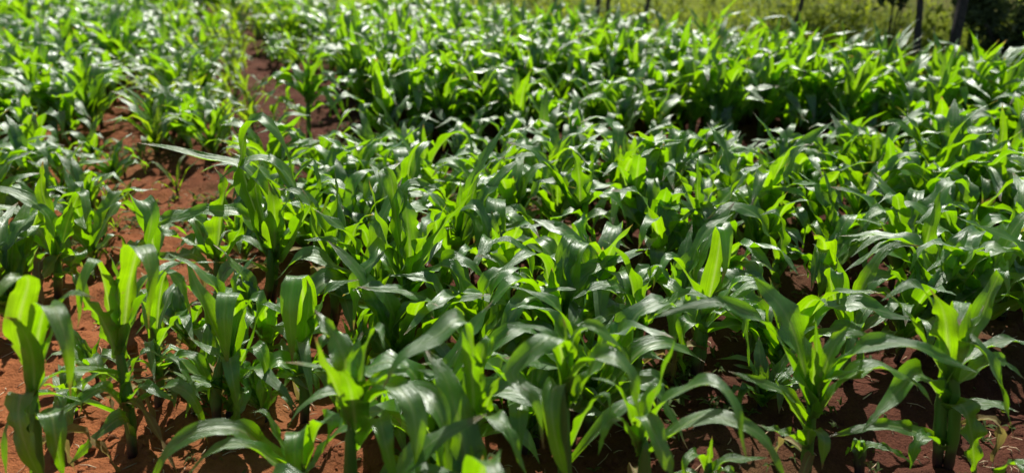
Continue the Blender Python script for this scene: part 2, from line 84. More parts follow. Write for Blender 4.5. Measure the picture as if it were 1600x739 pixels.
 [0.19,2.23,[-0.015,0.114],1,3,"maize plant with a rounded glowing leaf beside a silver hanging one",[[[[-0.014,0.0,0.101],[-0.028,-0.03,0.202],[-0.047,-0.03,0.285],[-0.021,-0.01,0.322]],0.126,-0.6,-0.5],[[[-0.01,0.0,0.101],[0.024,0.0,0.259],[0.03,-0.02,0.326],[0.046,-0.05,0.236],[0.041,-0.06,0.146]],0.08,0,0],[[[-0.014,0.0,0.101],[-0.104,0.0,0.211],[-0.211,0.0,0.259],[-0.317,-0.03,0.238]],0.077,0.2,0.6],[[[-0.014,0.0,0.101],[0.092,0.0,0.187],[0.154,0.0,0.235],[0.209,0.0,0.211]],0.069,-0.2,0.3]]],
 [0.039,1.898,[0.002,0.182],2,3,"maize plant half hidden among crossing leaves in the middle of the field",[[[[0.003,0.0,0.16],[-0.039,0.0,0.29],[-0.086,0.0,0.353],[-0.141,0.0,0.363]],0.074,0.2,0.5],[[[0.003,0.0,0.16],[0.017,0.02,0.301],[-0.039,0.03,0.4],[-0.113,0.0,0.394]],0.07,0.2,0.5],[[[0.006,0.0,0.16],[0.054,0.0,0.269],[0.091,-0.04,0.227],[0.12,-0.06,0.131]],0.082,0.2,0.2],[[[0.003,0.0,0.16],[-0.017,0.0,0.29],[-0.028,0.0,0.353]],0.082,-0.4,-0.3]]],
 [0.935,2.252,[-0.027,0.176],1,3,"maize plant with a pale pointed leaf lying flat above its neighbours",[[[[-0.023,0.0,0.152],[-0.077,0.0,0.296],[-0.14,0.0,0.365],[-0.217,0.0,0.384],[-0.291,-0.02,0.346]],0.08,0.4,0.8],[[[-0.023,0.0,0.152],[-0.024,0.0,0.296],[-0.056,0.0,0.365],[-0.107,0.0,0.354]],0.064,-0.2,0.1],[[[-0.021,0.0,0.152],[0.02,0.0,0.225],[0.058,-0.03,0.191]],0.065,0.2,0.2]]],
 [0.697,2.393,[-0.035,0.258],1,3,"maize plant with paired broad bright blades and a silvery curled tip",[[[[-0.033,0.0,0.245],[-0.052,0.0,0.379],[-0.062,0.0,0.507]],0.053,-0.4,-0.4],[[[-0.029,0.0,0.245],[-0.005,0.0,0.355],[0.014,0.0,0.473],[0.018,0.0,0.496]],0.083,-0.5,-0.4],[[[-0.028,0.0,0.233],[0.062,0.0,0.355],[0.107,0.0,0.438],[0.068,-0.04,0.394],[0.049,-0.05,0.351]],0.084,0.1,0.1],[[[-0.033,0.0,0.245],[-0.097,0.0,0.379],[-0.148,0.0,0.45],[-0.183,-0.03,0.414]],0.07,0.2,0.3]]],
 [1.005,1.799,[-0.04,0.156],1,3,"maize plant just behind the huge bladed one, with a leaf lying level",[[[[-0.035,0.0,0.134],[-0.077,0.0,0.303],[-0.113,0.0,0.402],[-0.136,0.0,0.431]],0.052,-0.4,-0.3],[[[-0.035,0.0,0.134],[-0.027,0.0,0.323],[0.018,0.0,0.441],[0.104,0.0,0.445]],0.055,0.2,0.5],[[[-0.035,0.0,0.134],[-0.116,0.0,0.323],[-0.126,-0.04,0.384],[-0.114,-0.06,0.276]],0.062,0,0.1]]],
 [1.377,2.124,[-0.046,0.194],1,3,"maize plant with a twisted blade edged by light, standing over open soil",[[[[-0.04,0.0,0.17],[-0.052,0.0,0.309],[-0.049,0.0,0.462],[-0.043,0.0,0.483]],0.071,-0.5,-0.3],[[[-0.04,0.0,0.17],[-0.108,0.0,0.286],[-0.226,-0.02,0.318],[-0.304,-0.04,0.26]],0.061,0.3,0.6],[[[-0.036,0.0,0.17],[0.035,0.0,0.286],[0.07,-0.03,0.323],[0.167,-0.05,0.22]],0.064,0.4,0.4]]],
 [2.075,2.849,[-0.049,0.175],1,4,"maize plant with a narrow leaf standing straight up above the block beside it",[[[[-0.045,0.0,0.161],[-0.096,0.0,0.343],[-0.108,0.0,0.423],[-0.144,0.0,0.541]],0.051,-0.4,-0.4],[[[-0.045,0.0,0.161],[-0.131,0.0,0.26],[-0.204,0.0,0.288]],0.079,-0.2,0.2],[[[-0.045,0.0,0.161],[0.001,0.0,0.26],[0.088,0.0,0.232]],0.079,0.2,0.2]]],
 [-1.161,4.04,[0.029,0.278],1,9,"tall lone maize plant standing between two strips of bare red soil",[[[[0.025,0.0,0.242],[0.024,0.0,0.42],[-0.021,0.0,0.507],[-0.12,0.0,0.541]],0.094,-0.3,0.1],[[[0.029,0.0,0.278],[0.093,0.0,0.438],[0.172,0.0,0.524],[0.239,0.0,0.497]],0.094,-0.3,0.1],[[[0.015,0.0,0.224],[-0.038,0.0,0.368],[-0.142,0.0,0.385],[-0.187,0.0,0.314]],0.092,-0.3,0.2],[[[0.03,0.0,0.224],[0.099,0.0,0.332],[0.212,0.0,0.403]],0.092,-0.3,0.2],[[[0.029,0.0,0.278],[0.049,0.0,0.42],[0.063,0.0,0.507]],0.063,-0.4,-0.4],[[[0.012,0.0,0.169],[-0.084,-0.02,0.247],[-0.167,-0.03,0.268]],0.071,-0.2,0.2],[[[0.023,0.0,0.169],[0.128,-0.02,0.229],[0.194,-0.03,0.159]],0.071,-0.2,0.2]]],
]
# x, y, height, bed, row
PLANTS = [
[-0.293,1.006,0.372,"near",1],[1.145,1.038,0.396,"near",0],[-0.071,1.068,0.398,"near",1],[1.342,1.132,0.335,"near",0],[-0.177,1.386,0.403,"near",2],[0.036,1.487,0.29,"near",2],
[-0.318,1.518,0.2,"near",2],[-0.167,1.518,0.2,"near",2],[0.067,1.518,0.24,"near",2],[0.207,1.558,0.359,"near",2],[-1.18,1.595,0.13,"near",3],[-0.672,1.609,0.2,"near",3],
[0.693,1.65,0.15,"near",2],[0.249,1.65,0.2,"near",2],[-0.851,1.693,0.17,"near",3],[-0.301,1.729,0.315,"near",3],[-0.449,1.768,0.25,"near",3],[-0.101,1.781,0.401,"near",3],
[1.553,1.79,0.416,"near",1],[-1.232,1.799,0.15,"near",4],[0.785,1.801,0.359,"near",2],[0.128,1.829,0.431,"near",3],[-1.959,1.892,0.364,"leftmid",5],[-0.977,1.898,0.22,"near",4],
[-0.74,1.898,0.26,"near",4],[1.184,1.898,0.28,"near",2],[0.73,1.898,0.2,"near",2],[1.287,1.934,0.398,"near",2],[0.267,1.965,0.42,"near",3],[1.436,1.976,0.381,"near",2],
[-1.829,1.98,0.319,"leftmid",5],[0.527,2.015,0.326,"near",3],[-0.443,2.062,0.331,"near",4],[-1.626,2.067,0.394,"leftmid",5],[1.667,2.157,0.403,"near",2],
[-0.23,2.18,0.309,"near",4],[-0.047,2.195,0.328,"near",4],[0.688,2.201,0.345,"near",3],[1.874,2.232,0.329,"mid",2],[-1.928,2.232,0.261,"leftmid",6],[1.535,2.274,0.376,"mid",3],
[-2.151,2.275,0.327,"leftmid",6],[1.1,2.288,0.281,"mid",3],[2.07,2.327,0.326,"mid",2],[1.375,2.338,0.359,"mid",3],[0.521,2.349,0.301,"mid",4],[-0.189,2.363,0.379,"mid",4],
[1.767,2.368,0.289,"mid",3],[2.251,2.374,0.339,"mid",2],[-1.776,2.379,0.308,"leftmid",6],[-0.43,2.379,0.338,"mid",5],[0.1,2.388,0.306,"mid",4],[-2.014,2.391,0.332,"leftmid",6],
[-2.298,2.407,0.37,"leftmid",7],[-1.574,2.444,0.12,"seedling",-1],[-0.603,2.45,0.359,"mid",5],[0.922,2.45,0.277,"mid",4],[-0.996,2.451,0.245,"mid",5],[1.209,2.475,0.304,"mid",3],
[1.504,2.477,0.316,"mid",3],[2.45,2.489,0.279,"mid",2],[-1.43,2.496,0.1,"seedling",-1],[2.155,2.511,0.328,"mid",2],[-1.605,2.516,0.287,"leftmid",6],[-2.498,2.518,0.36,"leftmid",7],
[0.544,2.519,0.372,"mid",4],[1.72,2.556,0.347,"mid",3],[-0.802,2.571,0.323,"mid",5],[0.782,2.602,0.348,"mid",4],[-2.282,2.611,0.321,"leftmid",7],[-0.214,2.614,0.298,"mid",5],
[2.308,2.615,0.385,"mid",3],[0.001,2.643,0.337,"mid",5],[-0.648,2.657,0.313,"mid",6],[1.979,2.669,0.286,"mid",3],[-0.428,2.675,0.391,"mid",5],[0.986,2.678,0.399,"mid",4],
[-1.835,2.678,0.162,"leftmid",7],[-1.65,2.694,0.171,"leftmid",7],[0.481,2.697,0.36,"mid",5],[-2.118,2.699,0.376,"leftmid",7],[-0.934,2.708,0.267,"mid",6],
[2.134,2.715,0.332,"mid",3],[1.655,2.721,0.327,"mid",3],[1.213,2.772,0.314,"mid",4],[0.189,2.778,0.296,"mid",5],[1.43,2.781,0.352,"mid",4],[-0.093,2.785,0.37,"mid",5],
[2.315,2.805,0.389,"mid",3],[2.528,2.812,0.352,"mid",3],[2.722,2.824,0.301,"mid",3],[-2.287,2.829,0.278,"leftmid",8],[-2.842,2.837,0.378,"leftmid",8],[-2.623,2.845,0.37,"leftmid",8],
[0.953,2.847,0.285,"mid",4],[1.903,2.848,0.388,"mid",4],[-1.683,2.849,0.08,"seedling",-1],[-0.767,2.852,0.351,"mid",6],[-0.558,2.861,0.345,"mid",6],[-2.007,2.874,0.19,"leftmid",7],
[1.596,2.888,0.298,"mid",4],[-1.005,2.892,0.31,"mid",6],[0.451,2.902,0.413,"mid",5],[0.629,2.921,0.416,"mid",5],[-2.446,2.921,0.363,"leftmid",8],[-0.323,2.932,0.358,"mid",6],
[1.186,2.94,0.321,"mid",4],[-0.144,2.974,0.236,"mid",6],[2.412,2.976,0.382,"mid",3],[1.799,2.978,0.389,"mid",4],[-1.841,2.982,0.207,"leftmid",7],[2.988,2.998,0.366,"mid",3],
[-0.679,3.002,0.352,"mid",6],[-2.852,3.015,0.365,"leftmid",9],[2.733,3.017,0.287,"mid",3],[-2.271,3.029,0.363,"leftmid",8],[0.869,3.033,0.293,"mid",5],
[0.152,3.041,0.373,"mid",6],[-1.868,3.058,0.1,"seedling",-1],[-2.633,3.074,0.284,"leftmid",8],[-0.508,3.079,0.277,"mid",6],[-2.033,3.091,0.216,"leftmid",8],
[-1.843,3.095,0.13,"seedling",-1],[-1.75,3.095,0.12,"seedling",-1],[0.704,3.098,0.308,"mid",5],[1.93,3.099,0.389,"mid",4],[0.367,3.104,0.253,"mid",6],[-3.002,3.122,0.208,"leftmid",9],
[2.249,3.125,0.381,"mid",4],[-1.071,3.131,0.306,"mid",7],[1.628,3.163,0.372,"mid",5],[1.042,3.166,0.261,"mid",5],[2.474,3.174,0.389,"mid",4],[2.793,3.181,0.368,"mid",4],
[-2.217,3.204,0.288,"leftmid",8],[0.544,3.208,0.359,"mid",6],[2.975,3.208,0.278,"mid",3],[-2.812,3.21,0.255,"leftmid",9],[0.237,3.214,0.308,"mid",6],[-0.048,3.22,0.221,"mid",6],
[-0.698,3.231,0.246,"mid",7],[1.256,3.231,0.182,"mid",5],[-0.903,3.235,0.369,"mid",7],[1.464,3.268,0.209,"mid",5],[-1.152,3.283,0.336,"mid",8],[-3.075,3.284,0.271,"leftmid",9],
[2.05,3.287,0.362,"mid",4],[-2.074,3.293,0.16,"seedling",-1],[-1.604,3.293,0.17,"seedling",-1],[-2.274,3.293,0.18,"seedling",-1],[0.831,3.301,0.23,"mid",6],
[1.809,3.314,0.261,"mid",5],[-2.372,3.324,0.251,"leftmid",9],[-2.544,3.331,0.255,"leftmid",9],[-1.917,3.336,0.207,"leftmid",8],[3.14,3.337,0.351,"mid",4],
[0.652,3.337,0.205,"mid",6],[2.643,3.344,0.332,"mid",4],[2.858,3.362,0.313,"mid",4],[1.637,3.365,0.265,"mid",5],[-2.848,3.382,0.21,"leftmid",9],[-2.207,3.388,0.195,"leftmid",9],
[-0.065,3.402,0.257,"mid",7],[2.464,3.409,0.396,"mid",4],[0.494,3.414,0.225,"mid",6],[-3.332,3.415,0.23,"leftmid",10],[2.289,3.422,0.316,"mid",5],[-3.142,3.444,0.258,"leftmid",10],
[1.327,3.45,0.219,"mid",6],[-0.485,3.457,0.251,"mid",7],[0.252,3.464,0.261,"mid",7],[2.076,3.47,0.417,"mid",5],[3.014,3.473,0.292,"mid",4],[-0.691,3.479,0.25,"mid",8],
[1.082,3.481,0.202,"mid",6],[0.878,3.486,0.282,"mid",6],[-0.246,3.491,0.199,"mid",7],[-2.176,3.514,0.18,"seedling",-1],[1.745,3.526,0.227,"mid",5],[0.721,3.542,0.221,"mid",6],
[-1.978,3.542,0.1,"seedling",-1],[3.231,3.569,0.277,"mid",4],[-0.007,3.576,0.247,"mid",7],[-2.687,3.595,0.257,"leftmid",10],[-2.445,3.596,0.273,"leftmid",10],
[2.319,3.604,0.392,"mid",5],[3.398,3.605,0.396,"mid",4],[-2.16,3.615,0.183,"leftmid",9],[-2.958,3.62,0.289,"leftmid",10],[2.562,3.632,0.304,"mid",5],[1.603,3.635,0.167,"mid",6],
[-3.309,3.637,0.228,"leftmid",11],[-1.439,3.639,0.1,"seedling",-1],[2.043,3.643,0.339,"mid",5],[0.325,3.648,0.298,"mid",7],[1.094,3.663,0.2,"mid",6],[1.409,3.666,0.178,"mid",6],
[0.163,3.681,0.248,"mid",7],[-0.202,3.695,0.253,"mid",8],[-0.595,3.698,0.273,"mid",8],[1.762,3.704,0.261,"mid",6],[-3.506,3.708,0.277,"leftmid",11],[-1.02,3.709,0.09,"seedling",-1],
[2.708,3.715,0.58,"tall",5],[3.086,3.722,0.627,"tall",5],[2.199,3.723,0.608,"tall",5],[-1.585,3.731,0.282,"strip",9],[-1.889,3.743,0.24,"strip",9],[3.302,3.746,0.626,"tall",4],
[-1.187,3.761,0.07,"seedling",-1],[-1.342,3.761,0.08,"seedling",-1],[3.658,3.778,0.579,"tall",4],[3.48,3.788,0.585,"tall",4],[-2.552,3.79,0.304,"leftmid",10],
[2.583,3.82,0.576,"tall",5],[-3.278,3.824,0.293,"leftmid",11],[2.88,3.845,0.684,"tall",5],[-1.777,3.867,0.261,"strip",10],[2.431,3.867,0.606,"tall",6],
[-1.171,3.868,0.12,"seedling",-1],[3.093,3.878,0.597,"tall",5],[-1.943,3.897,0.29,"strip",10],[-3.561,3.898,0.315,"left",11],[0.6,3.915,0.293,"mid",7],
[1.828,3.916,0.586,"tall",6],[0.028,3.92,0.41,"mid",8],[1.144,3.921,0.577,"tall",7],[-3.066,3.922,0.429,"left",11],[-2.68,3.929,0.344,"left",11],[-0.378,3.931,0.514,"tall",8],
[-1.608,3.935,0.279,"strip",10],[2.112,3.943,0.646,"tall",6],[3.609,3.948,0.586,"tall",5],[-2.897,3.955,0.44,"left",11],[3.309,3.956,0.591,"tall",5],[0.789,3.962,0.338,"mid",7],
[2.713,3.967,0.599,"tall",6],[-3.386,3.969,0.387,"left",11],[-2.465,3.969,0.338,"left",11],[-0.54,3.976,0.585,"tall",9],[1.679,3.992,0.583,"tall",7],[-0.72,4.005,0.56,"tall",9],
[3.45,4.011,0.574,"tall",5],[0.204,4.014,0.282,"mid",8],[2.318,4.017,0.576,"tall",6],[-3.212,4.033,0.355,"left",11],[1.955,4.037,0.575,"tall",6],[1.263,4.044,0.567,"tall",7],
[-1.879,4.046,0.255,"strip",10],[3.026,4.049,0.664,"tall",5],[1.426,4.052,0.59,"tall",7],[-1.783,4.061,0.345,"strip",10],[-0.185,4.069,0.505,"tall",9],
[0.471,4.071,0.374,"mid",8],[2.569,4.083,0.622,"tall",6],[3.731,4.084,0.683,"tall",5],[-3.018,4.087,0.455,"left",11],[-2.637,4.095,0.399,"left",11],[1.029,4.095,0.624,"tall",7],
[-3.628,4.115,0.37,"left",12],[0.637,4.121,0.369,"mid",8],[0.007,4.127,0.342,"mid",9],[1.591,4.128,0.637,"tall",7],[-2.428,4.128,0.493,"left",11],[3.576,4.131,0.614,"tall",5],
[-0.541,4.133,0.583,"tall",9],[-3.404,4.152,0.456,"left",12],[2.883,4.161,0.592,"tall",6],[-0.313,4.163,0.577,"tall",9],[-1.986,4.177,0.247,"strip",11],
[2.698,4.184,0.579,"tall",6],[2.105,4.194,0.614,"tall",7],[3.422,4.202,0.606,"tall",5],[0.814,4.208,0.311,"mid",8],[3.176,4.211,0.65,"tall",6],[2.485,4.213,0.572,"tall",6],
[1.152,4.218,0.566,"tall",8],[2.26,4.221,0.551,"tall",7],[-1.538,4.227,0.173,"thin",10],[1.736,4.228,0.632,"tall",7],[-2.813,4.236,0.36,"left",12],[-0.706,4.245,0.579,"tall",9],
[-1.688,4.256,0.203,"thin",10],[-3.214,4.261,0.431,"left",12],[0.198,4.263,0.3,"mid",9],[-3.518,4.265,0.429,"left",12],[2.994,4.272,0.628,"tall",6],[-3.797,4.275,0.313,"left",13],
[-0.092,4.284,0.326,"mid",9],[-0.433,4.295,0.503,"tall",9],[1.965,4.299,0.572,"tall",7],[-3.025,4.301,0.489,"left",12],[0.559,4.309,0.348,"mid",8],[-2.488,4.316,0.352,"left",11],
[1.018,4.317,0.384,"mid",8],[-0.276,4.329,0.592,"tall",9],[1.395,4.333,0.611,"tall",8],[-2.007,4.336,0.266,"strip",11],[-1.872,4.357,0.276,"strip",11],
[1.584,4.358,0.61,"tall",8],[1.209,4.387,0.553,"tall",8],[0.839,4.387,0.303,"mid",8],[0.081,4.388,0.311,"mid",9],[2.219,4.391,0.642,"tall",7],[-0.871,4.395,0.596,"tall",10],
[-2.853,4.397,0.393,"left",12],[-1.638,4.409,0.201,"thin",11],[-4.065,4.418,0.478,"left",13],[0.301,4.42,0.407,"mid",9],[-3.309,4.424,0.411,"left",12],
[-3.888,4.441,0.424,"left",13],[1.845,4.45,0.54,"tall",8],[2.011,4.455,0.632,"tall",7],[-3.13,4.46,0.457,"left",12],[-2.606,4.476,0.427,"left",12],[-2.153,4.479,0.246,"strip",11],
[1.483,4.487,0.589,"tall",8],[-0.362,4.488,0.539,"tall",10],[-0.648,4.502,0.554,"tall",10],[1.022,4.519,0.56,"tall",9],[0.432,4.529,0.519,"tall",9],[-1.854,4.531,0.192,"thin",11],
[2.15,4.537,0.555,"tall",7],[-0.088,4.539,0.515,"tall",10],[-3.629,4.549,0.466,"left",13],[1.212,4.55,0.563,"tall",8],[-2.004,4.551,0.241,"strip",11],[1.64,4.552,0.625,"tall",8],
[-0.795,4.554,0.552,"tall",10],[0.112,4.566,0.478,"tall",9],[-0.536,4.576,0.58,"tall",10],[0.752,4.587,0.553,"tall",9],[-2.918,4.588,0.471,"left",12],[-2.275,4.599,0.24,"strip",12],
[-3.414,4.6,0.492,"left",13],[-0.26,4.608,0.544,"tall",10],[-4.028,4.632,0.328,"left",14],[1.771,4.636,0.629,"tall",8],[0.56,4.645,0.54,"tall",9],[-2.735,4.649,0.388,"left",12],
[-1.672,4.658,0.213,"thin",11],[1.393,4.666,0.544,"tall",9],[0.257,4.669,0.538,"tall",10],[-0.665,4.673,0.515,"tall",11],[0.902,4.674,0.484,"tall",9],[2.056,4.676,0.572,"tall",8],
[-3.238,4.693,0.34,"left",13],[-3.729,4.695,0.448,"left",14],[-0.854,4.705,0.555,"tall",11],[-0.047,4.711,0.579,"tall",10],[-4.216,4.721,0.481,"left",14],
[0.692,4.731,0.541,"tall",9],[-2.158,4.733,0.34,"strip",12],[1.632,4.745,0.593,"tall",8],[-1.009,4.749,0.506,"tall",11],[1.078,4.758,0.487,"tall",9],[-2.941,4.763,0.383,"left",13],
[-2.325,4.765,0.261,"strip",12],[-0.202,4.769,0.502,"tall",10],[-1.841,4.778,0.198,"thin",12],[-2.026,4.792,0.254,"strip",12],[-0.368,4.796,0.537,"tall",11],
[0.131,4.802,0.507,"tall",10],[-4.006,4.804,0.41,"left",14],[-3.435,4.804,0.411,"left",13],[0.398,4.82,0.569,"tall",10],[1.283,4.828,0.571,"tall",9],[0.862,4.829,0.484,"tall",9],
[-3.175,4.844,0.429,"left",13],[1.901,4.844,0.616,"tall",8],[-0.768,4.847,0.589,"tall",11],[-0.612,4.865,0.509,"tall",11],[-3.778,4.875,0.414,"left",14],
[-4.375,4.88,0.377,"left",15],[-2.856,4.882,0.338,"left",13],[0.707,4.888,0.502,"tall",10],[-2.681,4.896,0.319,"left",13],[-0.056,4.9,0.548,"tall",10],
[-2.406,4.903,0.31,"strip",13],[-4.173,4.905,0.398,"left",14],[-2.164,4.916,0.321,"strip",13],[1.511,4.924,0.577,"tall",9],[1.136,4.932,0.504,"tall",9],
[-3.574,4.933,0.451,"left",14],[-1.804,4.936,0.213,"thin",12],[-4.543,4.947,0.444,"left",15],[0.214,4.956,0.486,"tall",10],[0.95,4.958,0.534,"tall",10],
[-0.433,4.972,0.586,"tall",11],[-1.051,4.978,0.578,"tall",12],[0.557,4.981,0.555,"tall",10],[-2.968,4.999,0.441,"left",14],[-0.702,4.999,0.59,"tall",11],
[1.729,5.0,0.532,"tall",9],[0.366,5.007,0.518,"tall",10],[-1.986,5.022,0.216,"thin",13],[-0.209,5.023,0.589,"tall",11],[-0.865,5.037,0.591,"tall",12],[-2.322,5.06,0.291,"strip",13],
[-3.939,5.06,0.336,"left",15],[0.746,5.061,0.546,"tall",10],[-4.379,5.061,0.409,"left",15],[-0.558,5.066,0.531,"tall",11],[-3.362,5.067,0.331,"left",14],
[-3.137,5.067,0.395,"left",14],[1.086,5.08,0.518,"tall",10],[1.295,5.089,0.555,"tall",10],[1.605,5.098,0.559,"tall",9],[0.012,5.1,0.491,"tall",11],[-2.156,5.102,0.297,"strip",13],
[-1.138,5.111,0.588,"tall",12],[-4.55,5.117,0.417,"left",15],[-3.71,5.123,0.368,"left",15],[0.909,5.123,0.485,"tall",10],[-0.394,5.124,0.517,"tall",11],
[-4.093,5.127,0.411,"left",15],[-2.864,5.166,0.42,"left",14],[0.529,5.173,0.567,"tall",11],[-0.928,5.195,0.517,"tall",12],[-0.712,5.196,0.539,"tall",12],
[-1.952,5.2,0.254,"thin",13],[1.18,5.204,0.539,"tall",10],[-2.556,5.21,0.29,"strip",14],[0.165,5.211,0.492,"tall",11],[-4.373,5.222,0.31,"left",15],[-3.317,5.225,0.33,"left",14],
[-3.111,5.227,0.421,"left",14],[-3.904,5.238,0.442,"left",15],[-3.572,5.24,0.466,"left",15],[-0.091,5.249,0.495,"tall",11],[0.703,5.25,0.551,"tall",11],
[1.007,5.251,0.562,"tall",10],[-0.257,5.252,0.551,"tall",12],[1.378,5.255,0.595,"tall",10],[0.338,5.299,0.476,"tall",11],[-2.226,5.305,0.284,"strip",14],
[0.851,5.31,0.572,"tall",11],[-3.765,5.311,0.365,"left",15],[-4.759,5.318,0.419,"left",16],[-0.831,5.32,0.585,"tall",12],[-1.105,5.325,0.582,"tall",13],
[0.053,5.326,0.534,"tall",11],[-0.558,5.327,0.5,"tall",12],[-4.16,5.335,0.389,"left",15],[-2.061,5.338,0.218,"thin",13],[-2.459,5.347,0.265,"strip",14],
[-4.553,5.356,0.357,"left",16],[-3.027,5.377,0.372,"left",15],[-2.848,5.378,0.435,"left",14],[0.609,5.387,0.53,"tall",11],[-0.343,5.399,0.497,"tall",12],
[1.127,5.401,0.497,"tall",11],[-3.933,5.401,0.417,"left",15],[-3.27,5.421,0.379,"left",15],[-3.481,5.43,0.416,"left",15],[-2.352,5.432,0.233,"strip",14],
[-0.147,5.433,0.506,"tall",12],[-2.594,5.45,0.218,"strip",14],[-0.636,5.466,0.523,"tall",12],[0.406,5.469,0.498,"tall",11],[0.8,5.47,0.535,"tall",11],[-4.697,5.481,0.454,"left",16],
[0.245,5.491,0.545,"tall",12],[-4.863,5.498,0.389,"left",17],[-4.061,5.503,0.467,"left",16],[-2.085,5.517,0.24,"thin",14],[-1.261,5.536,0.532,"tall",13],
[0.079,5.537,0.488,"tall",12],[-0.873,5.541,0.585,"tall",13],[-4.377,5.541,0.498,"left",16],[-2.724,5.543,0.265,"strip",15],[-3.053,5.548,0.423,"left",15],
[-0.429,5.556,0.502,"tall",12],[-3.635,5.565,0.439,"left",16],[-1.099,5.582,0.584,"tall",13],[0.94,5.585,0.553,"tall",11],[0.608,5.595,0.525,"tall",12],
[-5.026,5.596,0.479,"left",17],[0.344,5.616,0.524,"tall",12],[-3.375,5.619,0.472,"left",15],[-2.346,5.623,0.291,"strip",14],[-0.672,5.638,0.535,"tall",13],
[0.761,5.648,0.518,"tall",12],[-4.823,5.656,0.488,"left",17],[-3.844,5.661,0.411,"left",16],[-0.198,5.673,0.524,"tall",13],[-4.291,5.687,0.417,"left",16],
[-2.932,5.688,0.394,"left",15],[-2.64,5.691,0.336,"strip",15],[-0.963,5.695,0.575,"tall",13],[-4.528,5.703,0.457,"left",17],[-3.189,5.707,0.394,"left",15],
[0.045,5.718,0.484,"tall",12],[-0.418,5.719,0.554,"tall",13],[-4.123,5.723,0.341,"left",16],[-3.582,5.726,0.458,"left",16],[-2.171,5.728,0.226,"thin",15],
[-1.328,5.743,0.59,"tall",14],[0.499,5.77,0.576,"tall",12],[0.669,5.773,0.561,"tall",12],[-0.714,5.792,0.537,"tall",13],[-3.431,5.801,0.456,"left",16],
[-2.397,5.808,0.282,"strip",15],[-4.687,5.817,0.479,"left",17],[-1.147,5.821,0.532,"tall",14],[-0.878,5.829,0.531,"tall",14],[-3.709,5.836,0.353,"left",16],
[0.147,5.836,0.557,"tall",13],[-2.554,5.851,0.304,"strip",15],[-3.888,5.851,0.312,"left",16],[-0.218,5.86,0.511,"tall",13],[-4.88,5.864,0.444,"left",17],
[-4.437,5.867,0.409,"left",17],[-5.053,5.871,0.352,"left",18],[-0.593,5.895,0.5,"tall",13],[-3.041,5.897,0.441,"left",16],[0.314,5.9,0.555,"tall",13],[-1.713,5.9,0.203,"back",15],
[-1.409,5.912,0.194,"back",14],[-1.58,5.917,0.177,"back",14],[-3.563,5.919,0.417,"left",16],[-2.78,5.933,0.272,"strip",16],[-2.385,5.938,0.181,"back",15],
[-1.227,5.942,0.195,"back",14],[-0.02,5.944,0.476,"tall",13],[-3.196,5.947,0.354,"left",16],[-2.227,5.948,0.187,"thin",15],[-4.183,5.948,0.495,"left",17],
[-0.971,5.962,0.549,"tall",14],[-5.216,5.971,0.374,"left",18],[-3.974,5.991,0.454,"left",17],[-1.818,5.991,0.186,"back",15],[-0.404,5.995,0.529,"tall",13],
[-4.668,5.996,0.416,"left",18],[-0.247,6.021,0.566,"tall",13],[-2.94,6.03,0.312,"strip",16],[-4.937,6.033,0.332,"left",18],[-0.785,6.047,0.5,"tall",14],
[0.212,6.051,0.529,"tall",13],[-4.468,6.06,0.376,"left",18],[-2.537,6.061,0.256,"strip",16],[-1.489,6.067,0.188,"back",15],[-1.351,6.07,0.213,"back",15],
[-3.8,6.072,0.39,"left",17],[-1.216,6.076,0.15,"back",14],[-0.62,6.079,0.584,"tall",14],[-1.623,6.093,0.158,"back",15],[-4.293,6.094,0.403,"left",17],[-4.116,6.095,0.382,"left",17],
[-3.279,6.104,0.455,"left",17],[-3.456,6.105,0.46,"left",17],[0.056,6.111,0.515,"tall",13],[-2.742,6.112,0.249,"strip",16],[-1.924,6.113,0.211,"back",15],
[-4.82,6.129,0.407,"left",18],[-5.35,6.136,0.418,"left",19],[-3.119,6.148,0.352,"left",16],[-5.069,6.153,0.44,"left",18],[-2.226,6.153,0.195,"thin",16],
[-0.187,6.175,0.541,"tall",14],[-0.358,6.18,0.538,"tall",14],[-5.548,6.197,0.432,"left",19],[-0.897,6.197,0.546,"tall",14],[-1.149,6.204,0.153,"back",15],
[-3.575,6.215,0.494,"left",17],[-4.533,6.224,0.392,"left",18],[-1.453,6.227,0.204,"back",15],[-3.84,6.234,0.331,"left",17],[-1.845,6.234,0.214,"back",15],
[-4.7,6.252,0.433,"left",18],[-4.001,6.255,0.405,"left",18],[-2.85,6.264,0.252,"strip",17],[-2.334,6.273,0.273,"thin",16],[-2.011,6.274,0.148,"back",16],
[-1.291,6.28,0.166,"back",15],[-3.238,6.284,0.399,"left",17],[-5.279,6.287,0.356,"left",19],[-3.405,6.297,0.368,"left",17],[-4.907,6.301,0.367,"left",19],
[-2.507,6.306,0.203,"back",16],[-0.746,6.312,0.532,"tall",15],[-4.34,6.319,0.391,"left",18],[-0.469,6.319,0.567,"tall",14],[-0.11,6.322,0.528,"tall",14],
[-1.649,6.326,0.159,"back",16],[-3.709,6.328,0.403,"left",17],[-2.679,6.335,0.245,"strip",17],[-1.52,6.355,0.155,"back",15],[-0.309,6.364,0.533,"tall",14],
[-5.074,6.369,0.458,"left",19],[-0.92,6.374,0.533,"tall",15],[-3.11,6.38,0.282,"strip",17],[-1.094,6.393,0.524,"tall",15],[-4.781,6.409,0.384,"left",19],
[-4.111,6.416,0.479,"left",18],[-5.518,6.434,0.357,"left",19],[-2.838,6.437,0.27,"strip",17],[-4.572,6.437,0.433,"left",19],[-1.908,6.44,0.177,"back",16],
[-1.726,6.446,0.192,"back",16],[-1.358,6.449,0.155,"back",16],[-3.604,6.45,0.33,"left",18],[-2.555,6.459,0.191,"thin",17],[-2.067,6.462,0.161,"back",16],
[-5.357,6.467,0.411,"left",19],[-3.919,6.468,0.34,"left",18],[-0.678,6.47,0.538,"tall",15],[-2.353,6.491,0.209,"thin",17],[-4.939,6.493,0.38,"left",19],
